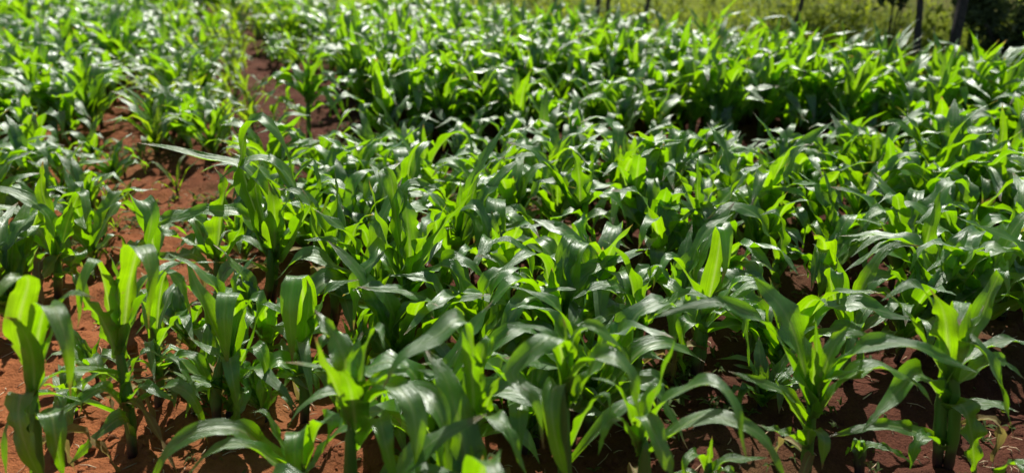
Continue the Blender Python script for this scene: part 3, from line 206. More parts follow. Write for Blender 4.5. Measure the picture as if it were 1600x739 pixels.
[-1.513,6.496,0.195,"back",16],[-3.442,6.498,0.315,"left",18],[-3.247,6.512,0.468,"left",17],[-5.14,6.519,0.365,"left",19],[-4.354,6.531,0.329,"left",19],
[-3.739,6.546,0.375,"left",18],[-0.313,6.548,0.536,"tall",15],[-4.704,6.555,0.359,"left",19],[-0.96,6.562,0.58,"tall",15],[-1.66,6.564,0.197,"back",16],
[-1.131,6.576,0.565,"tall",16],[-2.914,6.579,0.315,"strip",17],[-1.879,6.602,0.214,"back",16],[-2.114,6.603,0.187,"back",17],[-5.448,6.604,0.462,"left",20],
[-0.493,6.608,0.5,"tall",15],[-4.169,6.608,0.345,"left",19],[-3.887,6.635,0.321,"left",18],[-3.529,6.638,0.331,"left",18],[-2.526,6.642,0.249,"thin",17],
[-5.689,6.644,0.351,"left",20],[-4.501,6.653,0.388,"left",19],[-4.937,6.655,0.398,"left",19],[-1.43,6.66,0.252,"back",16],[-1.274,6.688,0.261,"back",16],
[-1.685,6.699,0.321,"back",16],[-1.993,6.699,0.363,"back",17],[-0.63,6.716,0.593,"tall",15],[-5.092,6.718,0.43,"left",20],[-3.077,6.722,0.308,"strip",18],
[-2.655,6.723,0.194,"thin",17],[-5.261,6.73,0.475,"left",20],[-3.272,6.734,0.269,"strip",18],[-5.545,6.737,0.342,"left",20],[-1.559,6.742,0.315,"back",16],
[-3.71,6.742,0.364,"left",19],[-1.107,6.753,0.564,"tall",16],[-4.287,6.762,0.394,"left",19],[-4.02,6.763,0.344,"left",19],[-0.477,6.775,0.579,"tall",15],
[-2.466,6.784,0.25,"thin",17],[-2.102,6.799,0.311,"back",17],[-5.706,6.804,0.393,"left",21],[-0.803,6.811,0.498,"tall",16],[-4.663,6.812,0.421,"left",20],
[-3.532,6.828,0.341,"left",19],[-1.792,6.833,0.375,"back",17],[-6.046,6.834,0.344,"left",21],[-1.42,6.834,0.321,"back",17],[-2.727,6.844,0.359,"back",18],
[-0.967,6.858,0.558,"tall",16],[-2.224,6.866,0.318,"back",17],[-2.988,6.868,0.323,"strip",18],[-1.238,6.874,0.299,"back",16],[-3.856,6.875,0.403,"left",19],
[-5.888,6.881,0.344,"left",21],[-3.161,6.889,0.267,"strip",18],[-5.064,6.894,0.339,"left",20],[-5.429,6.894,0.452,"left",21],[-3.366,6.898,0.35,"left",19],
[-0.649,6.909,0.556,"tall",16],[-4.371,6.91,0.345,"left",20],[-4.853,6.919,0.376,"left",20],[-3.668,6.922,0.404,"left",19],[-1.604,6.923,0.317,"back",17],
[-1.951,6.93,0.301,"back",17],[-2.6,6.948,0.187,"thin",18],[-5.215,6.949,0.396,"left",20],[-4.618,6.97,0.443,"left",20],[-0.807,6.971,0.553,"tall",16],
[-4.134,6.984,0.316,"left",20],[-2.169,6.99,0.264,"back",18],[-5.672,6.998,0.34,"left",21],[-1.455,7.003,0.366,"back",17],[-2.782,7.009,0.311,"back",18],
[-3.039,7.029,0.258,"strip",19],[-1.857,7.032,0.304,"back",17],[-5.348,7.05,0.431,"left",21],[-1.076,7.05,0.527,"tall",17],[-3.498,7.055,0.331,"left",19],
[-5.048,7.075,0.332,"left",21],[-4.0,7.079,0.31,"left",20],[-3.836,7.093,0.39,"left",19],[-4.406,7.101,0.364,"left",20],[-6.022,7.103,0.384,"left",22],
[-1.24,7.109,0.263,"back",17],[-2.003,7.11,0.295,"back",18],[-4.245,7.119,0.34,"left",20],[-1.651,7.119,0.266,"back",17],[-4.839,7.127,0.425,"left",21],
[-2.233,7.129,0.363,"back",18],[-3.171,7.132,0.343,"strip",19],[-2.622,7.136,0.259,"thin",18],[-6.394,7.14,0.4,"left",22],[-2.778,7.14,0.217,"thin",19],
[-5.202,7.147,0.359,"left",21],[-5.481,7.152,0.405,"left",21],[-5.832,7.157,0.439,"left",22],[-1.369,7.16,0.318,"back",17],[-3.358,7.162,0.252,"strip",19],
[-1.883,7.18,0.332,"back",18],[-6.216,7.204,0.401,"left",22],[-0.987,7.211,0.581,"tall",17],[-3.584,7.221,0.464,"left",20],[-5.623,7.227,0.361,"left",22],
[-4.533,7.229,0.364,"left",20],[-1.485,7.238,0.311,"back",18],[-3.952,7.244,0.456,"left",20],[-5.004,7.246,0.398,"left",21],[-2.002,7.255,0.325,"back",18],
[-4.73,7.266,0.496,"left",21],[-1.606,7.3,0.31,"back",18],[-4.248,7.304,0.335,"left",20],[-3.763,7.312,0.45,"left",20],[-5.911,7.318,0.492,"left",22],[-3.46,7.326,0.251,"strip",20],
[-1.763,7.327,0.346,"back",18],[-2.326,7.33,0.249,"back",19],[-2.101,7.342,0.279,"back",18],[-2.762,7.349,0.216,"thin",19],[-5.765,7.35,0.473,"left",22],
[-1.209,7.358,0.564,"tall",18],[-5.379,7.364,0.357,"left",22],[-1.929,7.371,0.348,"back",18],[-6.217,7.382,0.391,"left",22],[-5.188,7.383,0.459,"left",21],
[-3.235,7.384,0.242,"strip",20],[-2.431,7.409,0.336,"back",19],[-6.501,7.429,0.431,"left",23],[-3.599,7.431,0.349,"left",20],[-4.028,7.433,0.348,"left",21],
[-1.517,7.434,0.299,"back",18],[-4.539,7.442,0.425,"left",21],[-5.55,7.453,0.44,"left",22],[-1.362,7.458,0.359,"back",18],[-4.932,7.469,0.369,"left",21],
[-4.256,7.485,0.42,"left",21],[-2.315,7.491,0.338,"back",19],[-1.729,7.493,0.358,"back",18],[-6.342,7.498,0.353,"left",23],[-2.722,7.502,0.26,"thin",19],
[-3.364,7.509,0.323,"strip",20],[-2.062,7.513,0.333,"back",19],[-3.859,7.526,0.376,"left",21],[-5.33,7.547,0.494,"left",22],[-5.698,7.558,0.457,"left",22],
[-5.109,7.559,0.411,"left",22],[-2.209,7.57,0.354,"back",19],[-5.984,7.572,0.353,"left",23],[-4.39,7.574,0.411,"left",21],[-1.858,7.577,0.278,"back",19],
[-4.076,7.589,0.487,"left",21],[-1.389,7.59,0.36,"back",18],[-2.481,7.596,0.362,"back",19],[-6.56,7.607,0.41,"left",23],[-2.875,7.612,0.214,"thin",20],
[-6.138,7.628,0.394,"left",23],[-4.711,7.631,0.427,"left",22],[-1.562,7.636,0.313,"back",19],[-4.932,7.64,0.467,"left",22],[-3.715,7.662,0.369,"left",21],
[-5.433,7.673,0.469,"left",22],[-3.363,7.674,0.267,"strip",20],[-3.875,7.699,0.337,"left",21],[-5.257,7.699,0.409,"left",22],[-3.527,7.699,0.253,"strip",21],
[-1.915,7.701,0.303,"back",19],[-6.861,7.712,0.489,"left",24],[-4.524,7.714,0.405,"left",22],[-6.358,7.716,0.343,"left",23],[-2.517,7.721,0.354,"back",20],
[-5.094,7.726,0.343,"left",22],[-2.34,7.729,0.277,"back",20],[-2.154,7.739,0.342,"back",19],[-5.898,7.74,0.373,"left",23],[-1.719,7.744,0.301,"back",19],
[-4.259,7.746,0.391,"left",21],[-5.699,7.749,0.45,"left",23],[-4.038,7.784,0.321,"left",21],[-4.677,7.814,0.331,"left",22],[-6.223,7.815,0.387,"left",24],
[-2.929,7.817,0.22,"thin",20],[-6.631,7.822,0.489,"left",24],[-3.713,7.836,0.33,"left",21],[-2.474,7.847,0.371,"back",20],[-4.411,7.849,0.487,"left",22],
[-1.918,7.851,0.305,"back",19],[-4.844,7.863,0.452,"left",22],[-5.183,7.865,0.341,"left",23],[-5.495,7.876,0.495,"left",23],[-6.427,7.886,0.377,"left",24],
[-3.465,7.894,0.344,"strip",21],[-2.157,7.897,0.258,"back",20],[-6.02,7.903,0.452,"left",24],[-4.272,7.905,0.484,"left",22],[-2.294,7.934,0.312,"back",20],
[-1.77,7.936,0.346,"back",20],[-6.828,7.937,0.417,"left",24],[-3.63,7.976,0.301,"strip",21],[-5.066,7.979,0.357,"left",23],[-5.319,7.982,0.394,"left",23],
[-2.906,7.994,0.263,"thin",21],[-6.261,7.997,0.347,"left",24],[-4.068,7.998,0.399,"left",22],[-4.657,8.013,0.392,"left",23],[-5.855,8.017,0.414,"left",24],
[-2.615,8.021,0.253,"back",21],[-1.891,8.021,0.338,"back",20],[-2.076,8.023,0.328,"back",20],[-2.448,8.036,0.366,"back",20],[-6.635,8.039,0.316,"left",24],
[-3.1,8.043,0.258,"thin",21],[-6.417,8.046,0.379,"left",24],[-2.314,8.065,0.246,"back",20],[-3.834,8.075,0.442,"left",22],[-5.693,8.078,0.331,"left",24],
[-6.011,8.081,0.38,"left",24],[-4.335,8.083,0.39,"left",22],[-6.997,8.089,0.496,"left",25],[-3.494,8.092,0.317,"strip",22],[-4.803,8.099,0.454,"left",23],
[-5.425,8.128,0.446,"left",24],[-4.495,8.135,0.435,"left",23],[-4.181,8.147,0.312,"left",22],[-6.799,8.153,0.339,"left",25],[-5.825,8.179,0.498,"left",24],
[-3.978,8.18,0.4,"left",22],[-2.164,8.188,0.373,"back",21],[-5.006,8.191,0.431,"left",23],[-6.211,8.192,0.43,"left",24],[-2.515,8.197,0.346,"back",21],
[-2.995,8.203,0.241,"thin",21],[-2.71,8.208,0.358,"back",21],[-6.43,8.212,0.457,"left",25],[-2.36,8.22,0.38,"back",21],[-7.368,8.232,0.364,"left",26],[-4.671,8.233,0.449,"left",23],
[-6.6,8.247,0.461,"left",25],[-5.279,8.255,0.452,"left",24],[-5.597,8.26,0.363,"left",24],[-4.842,8.264,0.337,"left",23],[-4.369,8.275,0.343,"left",23],
[-5.981,8.286,0.392,"left",24],[-3.832,8.292,0.424,"left",22],[-3.645,8.294,0.253,"back",22],[-7.029,8.335,0.429,"left",26],[-5.74,8.336,0.342,"left",24],
[-2.598,8.34,0.256,"back",21],[-2.422,8.341,0.374,"back",21],[-3.524,8.351,0.322,"back",22],[-3.185,8.361,0.204,"thin",22],[-6.402,8.371,0.421,"left",25],
[-5.422,8.375,0.348,"left",24],[-4.206,8.39,0.476,"left",23],[-4.764,8.405,0.339,"left",24],[-5.17,8.408,0.437,"left",24],[-6.798,8.42,0.333,"left",26],
[-6.135,8.421,0.446,"left",25],[-7.185,8.425,0.351,"left",26],[-2.74,8.433,0.283,"back",22],[-4.539,8.446,0.358,"left",23],[-3.61,8.452,0.242,"back",23],
[-4.957,8.457,0.336,"left",24],[-5.977,8.462,0.369,"left",25],[-5.65,8.485,0.392,"left",25],[-3.09,8.486,0.204,"thin",22],[-3.956,8.489,0.472,"left",23],
[-2.515,8.492,0.245,"back",22],[-4.342,8.496,0.45,"left",23],[-5.326,8.515,0.458,"left",24],[-6.986,8.521,0.386,"left",26],[-3.726,8.53,0.246,"back",23],
[-2.67,8.555,0.33,"back",22],[-6.45,8.562,0.387,"left",26],[-7.289,8.563,0.404,"left",26],[-2.8,8.571,0.372,"back",22],[-6.223,8.572,0.31,"left",25],[-6.661,8.575,0.37,"left",26],
[-4.733,8.585,0.459,"left",24],[-3.206,8.598,0.245,"thin",23],[-5.051,8.61,0.437,"left",24],[-6.026,8.617,0.33,"left",25],[-4.067,8.621,0.326,"left",23],
[-4.529,8.639,0.361,"left",24],[-5.777,8.639,0.366,"left",25],[-3.646,8.648,0.275,"back",23],[-5.502,8.659,0.343,"left",25],[-7.162,8.664,0.412,"left",27],
[-2.924,8.671,0.262,"back",22],[-6.96,8.682,0.419,"left",26],[-6.778,8.686,0.373,"left",26],[-5.2,8.698,0.426,"left",25],[-2.782,8.703,0.333,"back",22],
[-3.778,8.705,0.265,"back",23],[-6.506,8.717,0.438,"left",26],[-4.277,8.733,0.459,"left",24],[-7.487,8.739,0.48,"left",27],[-6.305,8.754,0.424,"left",26],
[-3.915,8.754,0.246,"back",24],[-4.97,8.761,0.416,"left",25],[-5.991,8.774,0.361,"left",26],[-3.135,8.776,0.264,"back",23],[-5.34,8.779,0.424,"left",25],
[-4.713,8.789,0.43,"left",24],[-4.071,8.798,0.408,"left",24],[-3.689,8.8,0.269,"back",24],[-3.303,8.801,0.264,"back",23],[-2.958,8.814,0.292,"back",23],
[-5.6,8.816,0.392,"left",25],[-7.299,8.817,0.372,"left",27],[-4.539,8.831,0.457,"left",24],[-3.817,8.846,0.269,"back",24],[-7.107,8.86,0.498,"left",27],
[-4.362,8.873,0.357,"left",24],[-6.128,8.874,0.441,"left",26],[-5.868,8.881,0.431,"left",26],[-6.694,8.886,0.336,"left",27],[-4.862,8.888,0.443,"left",25],
[-6.44,8.901,0.327,"left",26],[-6.864,8.909,0.337,"left",27],[-3.444,8.91,0.36,"back",24],[-5.096,8.912,0.465,"left",25],[-7.531,8.915,0.387,"left",28],
[-3.231,8.918,0.271,"back",23],[-3.043,8.918,0.247,"back",23],[-3.917,8.929,0.292,"back",24],[-3.633,8.931,0.291,"back",24],[-6.274,8.966,0.315,"left",26],
[-4.628,8.986,0.334,"left",25],[-7.878,9.004,0.328,"left",28],[-5.231,9.013,0.435,"left",26],[-7.328,9.022,0.471,"left",28],[-5.634,9.025,0.459,"left",26],
[-3.485,9.034,0.361,"back",24],[-6.645,9.039,0.47,"left",27],[-4.142,9.045,0.402,"left",25],[-5.864,9.055,0.432,"left",26],[-3.22,9.06,0.257,"back",24],
[-3.767,9.062,0.24,"back",24],[-6.102,9.072,0.369,"left",27],[-6.808,9.072,0.433,"left",27],[-7.646,9.078,0.355,"left",28],[-4.812,9.08,0.46,"left",25],
[-4.01,9.09,0.321,"back",25],[-5.06,9.109,0.374,"left",26],[-7.089,9.114,0.382,"left",28],[-5.391,9.117,0.346,"left",26],[-3.364,9.144,0.372,"back",24],
[-6.443,9.149,0.329,"left",27],[-4.469,9.152,0.363,"left",25],[-7.433,9.153,0.434,"left",28],[-3.553,9.162,0.296,"back",24],[-3.848,9.164,0.287,"back",25],
[-4.274,9.167,0.389,"left",25],[-4.694,9.192,0.396,"left",25],[-3.702,9.198,0.251,"back",25],[-5.751,9.217,0.319,"left",27],[-6.82,9.243,0.391,"left",28],
[-5.258,9.248,0.481,"left",26],[-7.757,9.254,0.337,"left",29],[-6.255,9.259,0.348,"left",27],[-7.204,9.262,0.397,"left",28],[-6.557,9.282,0.332,"left",27],
[-3.996,9.284,0.235,"back",25],[-6.058,9.284,0.342,"left",27],[-5.442,9.284,0.336,"left",26],[-7.52,9.307,0.324,"left",28],[-7.36,9.309,0.344,"left",28],
[-4.797,9.318,0.358,"left",26],[-3.774,9.327,0.34,"back",25],[-5.021,9.327,0.481,"left",26],[-7.035,9.33,0.391,"left",28],[-4.503,9.333,0.42,"left",26],
[-3.639,9.362,0.308,"back",25],[-6.414,9.364,0.384,"left",28],[-5.833,9.379,0.488,"left",27],[-4.084,9.385,0.287,"back",25],[-4.337,9.387,0.431,"left",26],
[-5.624,9.405,0.466,"left",27],[-6.788,9.406,0.396,"left",28],[-6.18,9.408,0.466,"left",27],[-7.942,9.417,0.384,"left",29],[-6.622,9.458,0.372,"left",28],
[-7.603,9.462,0.423,"left",29],[-4.883,9.466,0.327,"left",26],[-4.605,9.47,0.49,"left",26],[-7.281,9.475,0.426,"left",29],[-7.779,9.479,0.432,"left",29],
[-7.093,9.483,0.432,"left",28],[-5.211,9.483,0.364,"left",27],[-3.939,9.486,0.253,"back",25],[-3.798,9.489,0.28,"back",25],[-5.99,9.495,0.419,"left",27],
[-4.191,9.53,0.259,"back",26],[-5.383,9.531,0.343,"left",27],[-6.33,9.534,0.332,"left",28],[-4.438,9.539,0.367,"left",26],[-6.169,9.658,0.388,"left",28],
[-5.179,9.668,0.393,"left",27],[-4.964,9.727,0.336,"left",27],[-5.925,9.73,0.479,"left",28],[-5.691,9.803,0.335,"left",28],[-4.764,9.805,0.362,"left",27],
[-4.539,9.872,0.383,"left",27],[-5.507,9.919,0.428,"left",28],[-5.312,10.003,0.493,"left",28],[-5.102,10.078,0.388,"left",28],[-4.908,10.165,0.359,"left",28],
]
SEED_LABELS = {(-1.978, 3.542): 'seedling with two arched leaves, the one nearest the dense left bed', (-1.843, 3.095): 'yellow edged seedling, the left one of the close pair on bare soil', (-1.75, 3.095): 'yellow edged seedling, the right one of the close pair on bare soil', (-1.868, 3.058): 'pale seedling tucked left of the close pair of seedlings', (-2.176, 3.514): 'tiny seedling just below the dense left bed', (-2.074, 3.293): 'taller seedling leaning at the corner of the dense left bed', (-1.439, 3.639): "seedling under the low strip's lowest plant", (-1.187, 3.761): 'tiny sprout on the bare lane left of the lone tall maize', (-1.604, 3.293): 'seedling with one long leaf trailing over open bare soil', (-2.274, 3.293): 'seedling at the left side amid short maize', (-1.683, 2.849): 'short sprout below the pair of seedlings on bare soil', (-1.43, 2.496): 'tiny sprout behind the hook shaped leaf', (-1.574, 2.444): 'tiny sprout close to the silvery folded leaf', (-1.02, 3.709): 'small sprout under the lone tall maize on its right', (-1.171, 3.868): 'seedling at the foot of the lone tall maize', (-1.342, 3.761): 'tiny sprout in the bare lane by the thin yellowish strip'}
WEED_SPOTS = [(1.34, 3.29, 1), (-0.24, 3.21, 0.8), (1.51, 3.76, 0.6), (-0.69, 3.76, 0.6), (-0.79, 3.56, 0.5), (0.09, 3.06, 0.5), (1.14, 2.85, 0.5), (-0.95, 1.77, 0.35), (0.49, 1.77, 0.4), (-0.84, 4.22, 0.5), (-1.54, 2.95, 0.45), (-1.34, 3.06, 0.35), (-1.51, 4.5, 0.4), (-1.78, 2.72, 0.4), (-1.01, 3.98, 0.3), (-2.15, 3.87, 0.3)]
POSTS = [(0.37, 6.51, 0.013, 1.45, 0.03, 0.02, 'thin brown post, the farthest of the row along the meadow'), (0.71, 6.31, 0.018, 1.45, 0.03, 0.02, 'dark post, the first of a close pair along the meadow'), (0.8, 6.36, 0.014, 1.45, 0.03, 0.02, 'dark post, the second of a close pair along the meadow'), (1.07, 6.04, 0.015, 1.45, 0.03, 0.02, 'dark post standing alone, one gap nearer than the close pair'), (1.97, 5.26, 0.015, 1.45, 0.03, 0.02, 'dark post nearest the two trees at the meadow edge')]
TREES = [(2.66, 4.71, 0.028, -0.04, 2.4, 'slim straight dark tree trunk at the meadow edge'), (2.93, 4.87, 0.045, 0.07, 2.6, 'thicker dark tree trunk leaning over beside the slim one')]
SHRUBS = [(3.67, 5.54, 0.38, 0.3, 0.3, 3200, 'dark shrub behind the tall block past the leaning trunk'), (2.75, 5.45, 0.12, 0.74, 0.18, 700, 'small dark shrub just left of the slim trunk'), (3.66, 5.95, 0.22, 0.6, 0.25, 1300, 'dark shrub close behind the leaning trunk')]

rng = random.Random(5)
nrg = np.random.default_rng(7)
U = (-.366, .9306)      # the sown rows run across V; U steps from row to row away from the viewer
V = (.9306, .366)

# ---------------------------------------------------------------- materials
def mat(name):
    m = bpy.data.materials.new(name)
    m.use_nodes = True
    nt = m.node_tree
    for n in list(nt.nodes):
        nt.nodes.remove(n)
    out = nt.nodes.new('ShaderNodeOutputMaterial')
    return m, nt, out

def N(nt, t, **kw):
    n = nt.nodes.new(t)
    for k, v in kw.items():
        setattr(n, k, v)
    return n

def ramp(nt, fac, stops, interp='LINEAR'):
    r = nt.nodes.new('ShaderNodeValToRGB')
    r.color_ramp.interpolation = interp
    while len(r.color_ramp.elements) < len(stops):
        r.color_ramp.elements.new(.5)
    for e, (p, c) in zip(r.color_ramp.elements, stops):
        e.position = p
        e.color = (*c, 1)
    nt.links.new(fac, r.inputs[0])
    return r.outputs[0]

def math_(nt, op, a, b=None, c=None, clamp=False):
    n = nt.nodes.new('ShaderNodeMath')
    n.operation = op
    n.use_clamp = clamp
    for i, v in enumerate((a, b, c)):
        if v is None: continue
        if isinstance(v, (int, float)): n.inputs[i].default_value = v
        else: nt.links.new(v, n.inputs[i])
    return n.outputs[0]

def mix(nt, fac, a, b, mode='MIX'):
    n = nt.nodes.new('ShaderNodeMix')
    n.data_type = 'RGBA'
    n.blend_type = mode
    for s, v in (('Factor', fac), ('A', a), ('B', b)):
        i = [k for k in n.inputs if k.name == s and k.enabled and (k.type == 'RGBA' or s == 'Factor')][0]
        if isinstance(v, (int, float)): i.default_value = v
        elif isinstance(v, tuple): i.default_value = (*v, 1)
        else: nt.links.new(v, i)
    return [o for o in n.outputs if o.type == 'RGBA'][0]

def leaf_material(name, ref_a, ref_b, tr_a, tr_b, trans=.5, rough=.36, spec=.5):
    m, nt, out = mat(name)
    L = nt.links
    uv = N(nt, 'ShaderNodeUVMap', uv_map='uv')
    sep = N(nt, 'ShaderNodeSeparateXYZ'); L.new(uv.outputs[0], sep.inputs[0])
    geo = N(nt, 'ShaderNodeNewGeometry')
    oi = N(nt, 'ShaderNodeObjectInfo')
    tc = N(nt, 'ShaderNodeTexCoord')
    rnd = math_(nt, 'FRACT', math_(nt, 'ADD', geo.outputs['Random Per Island'], oi.outputs['Random']))
    rnd2 = math_(nt, 'FRACT', math_(nt, 'MULTIPLY', rnd, 7.31))
    mid = math_(nt, 'ABSOLUTE', math_(nt, 'SUBTRACT', sep.outputs[0], .5))
    rib = math_(nt, 'SUBTRACT', 1, math_(nt, 'SMOOTH_MIN', math_(nt, 'MULTIPLY', mid, 11), 1, .3), clamp=True)
    rib = math_(nt, 'MULTIPLY', rib, math_(nt, 'SUBTRACT', 1.1, sep.outputs[1]), clamp=True)
    # parallel veins: noise stretched along the blade
    mp = N(nt, 'ShaderNodeMapping'); mp.inputs['Scale'].default_value = (34, 1.2, 1)
    L.new(uv.outputs[0], mp.inputs[0])
    vein = N(nt, 'ShaderNodeTexNoise'); vein.inputs['Scale'].default_value = 1.0; vein.inputs['Detail'].default_value = 3
    L.new(mp.outputs[0], vein.inputs['Vector'])
    blotch = N(nt, 'ShaderNodeTexNoise'); blotch.inputs['Scale'].default_value = 14; blotch.inputs['Detail'].default_value = 3
    L.new(tc.outputs['Object'], blotch.inputs['Vector'])
    col = mix(nt, rnd, ref_a, ref_b)
    col = mix(nt, math_(nt, 'MULTIPLY', math_(nt, 'SUBTRACT', vein.outputs[0], .25, clamp=True), 1.3), col, tuple(c * .55 for c in ref_a))
    col = mix(nt, math_(nt, 'MULTIPLY', rib, .9), col, (.32, .42, .17))
    tr = mix(nt, rnd2, tr_a, tr_b)
    tr = mix(nt, math_(nt, 'MULTIPLY', math_(nt, 'SUBTRACT', math_(nt, 'ADD', vein.outputs[0], blotch.outputs[0]), .42, clamp=True), .9), tr, tuple(c * .35 for c in tr_a))
    tr = mix(nt, math_(nt, 'MULTIPLY', rib, .8), tr, (.52, .66, .14))
    # yellow to brown scorched tips and edges on some leaves
    tipm = math_(nt, 'MULTIPLY', math_(nt, 'SUBTRACT', math_(nt, 'ADD', sep.outputs[1], math_(nt, 'MULTIPLY', blotch.outputs[0], .1)), .95), 14, clamp=True)
    tipm = math_(nt, 'MULTIPLY', tipm, math_(nt, 'GREATER_THAN', rnd2, .45))
    spot = N(nt, 'ShaderNodeTexNoise'); spot.inputs['Scale'].default_value = 60
    L.new(tc.outputs['Object'], spot.inputs['Vector'])
    sp = math_(nt, 'MULTIPLY', math_(nt, 'SUBTRACT', spot.outputs[0], .69), 14, clamp=True)
    old = math_(nt, 'MAXIMUM', tipm, math_(nt, 'MULTIPLY', sp, .45))
    col = mix(nt, old, col, (.24, .17, .06))
    tr = mix(nt, old, tr, (.34, .22, .05))
    # waxy bloom varies along the blade
    p = N(nt, 'ShaderNodeBsdfDiffuse')
    L.new(col, p.inputs['Color'])
    g = N(nt, 'ShaderNodeBsdfGlossy')
    L.new(math_(nt, 'ADD', math_(nt, 'MULTIPLY', blotch.outputs[0], .26), rough - .13), g.inputs['Roughness'])
    g.inputs['Color'].default_value = (.96, 1.0, .96, 1)
    lw = N(nt, 'ShaderNodeLayerWeight'); lw.inputs['Blend'].default_value = .5
    fr = math_(nt, 'ADD', math_(nt, 'MULTIPLY', math_(nt, 'POWER', lw.outputs['Facing'], 4.5), .15), .045)
    bh = math_(nt, 'ADD', math_(nt, 'MULTIPLY', vein.outputs[0], .9), math_(nt, 'MULTIPLY', rib, -1.0))
    bh = math_(nt, 'ADD', bh, math_(nt, 'MULTIPLY', blotch.outputs[0], 1.6))
    b = N(nt, 'ShaderNodeBump'); b.inputs['Strength'].default_value = .8; b.inputs['Distance'].default_value = .003
    L.new(bh, b.inputs['Height'])
    L.new(b.outputs[0], p.inputs['Normal'])
    t = N(nt, 'ShaderNodeBsdfTranslucent')
    L.new(tr, t.inputs['Color']); L.new(b.outputs[0], t.inputs['Normal'])
    L.new(b.outputs[0], g.inputs['Normal'])
    ms = N(nt, 'ShaderNodeMixShader'); ms.inputs[0].default_value = trans
    L.new(p.outputs[0], ms.inputs[1]); L.new(t.outputs[0], ms.inputs[2])
    mg = N(nt, 'ShaderNodeMixShader')
    L.new(math_(nt, 'MULTIPLY', fr, spec), mg.inputs[0])
    L.new(ms.outputs[0], mg.inputs[1]); L.new(g.outputs[0], mg.inputs[2])
    L.new(mg.outputs[0], out.inputs[0])
    return m

M_LEAF = leaf_material('maize_leaf', (.038, .14, .010), (.066, .185, .012), (.31, .70, .002), (.48, .86, .003), .6, .34, 1.7)
M_YOUNG = leaf_material('young_maize_leaf', (.06, .13, .022), (.085, .15, .02), (.46, .80, .006), (.60, .84, .01), .55, .42, .9)
M_WEED = leaf_material('weed_leaf', (.05, .10, .02), (.09, .12, .03), (.30, .42, .02), (.44, .50, .04), .45, .5, .3)
M_MEADOW = leaf_material('meadow_blade', (.20, .30, .05), (.30, .33, .11), (.62, .82, .05), (.76, .82, .18), .42, .55, .25)
M_DRY = leaf_material('dry_grass_blade', (.34, .29, .18), (.46, .40, .28), (.46, .42, .20), (.60, .54, .32), .35, .6, .2)
M_HERB = leaf_material('meadow_herb_leaf', (.08, .15, .02), (.12, .17, .02), (.55, .72, .01), (.70, .78, .02), .5, .5, .3)
M_DARKLEAF = leaf_material('tree_leaf', (.04, .062, .026), (.07, .09, .04), (.10, .17, .03), (.16, .22, .05), .35, .6, .2)

def stalk_material():
    m, nt, out = mat('maize_stalk')
    L = nt.links
    tc = N(nt, 'ShaderNodeTexCoord'); sep = N(nt, 'ShaderNodeSeparateXYZ'); L.new(tc.outputs['Object'], sep.inputs[0])
    no = N(nt, 'ShaderNodeTexNoise'); no.inputs['Scale'].default_value = 25; L.new(tc.outputs['Object'], no.inputs['Vector'])
    f = math_(nt, 'ADD', math_(nt, 'MULTIPLY', sep.outputs[2], 11), math_(nt, 'MULTIPLY', math_(nt, 'SUBTRACT', no.outputs[0], .5), .7), clamp=True)
    col = ramp(nt, f, [(.12, (.035, .018, .018)), (.45, (.055, .05, .022)), (.75, (.11, .20, .05)), (1, (.10, .22, .04))])
    p = N(nt, 'ShaderNodeBsdfPrincipled'); L.new(col, p.inputs['Base Color']); p.inputs['Roughness'].default_value = .5
    wv = N(nt, 'ShaderNodeTexNoise'); wv.inputs['Scale'].default_value = 1
    mp = N(nt, 'ShaderNodeMapping'); mp.inputs['Scale'].default_value = (400, 400, 8); L.new(tc.outputs['Object'], mp.inputs[0]); L.new(mp.outputs[0], wv.inputs['Vector'])
    b = N(nt, 'ShaderNodeBump'); b.inputs['Distance'].default_value = .001; L.new(wv.outputs[0], b.inputs['Height']); L.new(b.outputs[0], p.inputs['Normal'])
    t = N(nt, 'ShaderNodeBsdfTranslucent'); t.inputs[0].default_value = (.2, .34, .02, 1)
    ms = N(nt, 'ShaderNodeMixShader'); L.new(math_(nt, 'MULTIPLY', f, .25), ms.inputs[0])
    L.new(p.outputs[0], ms.inputs[1]); L.new(t.outputs[0], ms.inputs[2]); L.new(ms.outputs[0], out.inputs[0])
    return m
M_WITHER = leaf_material('withered_leaf', (.26, .19, .08), (.36, .27, .13), (.42, .34, .08), (.50, .38, .12), .45, .6, .3)
M_STALK = stalk_material()

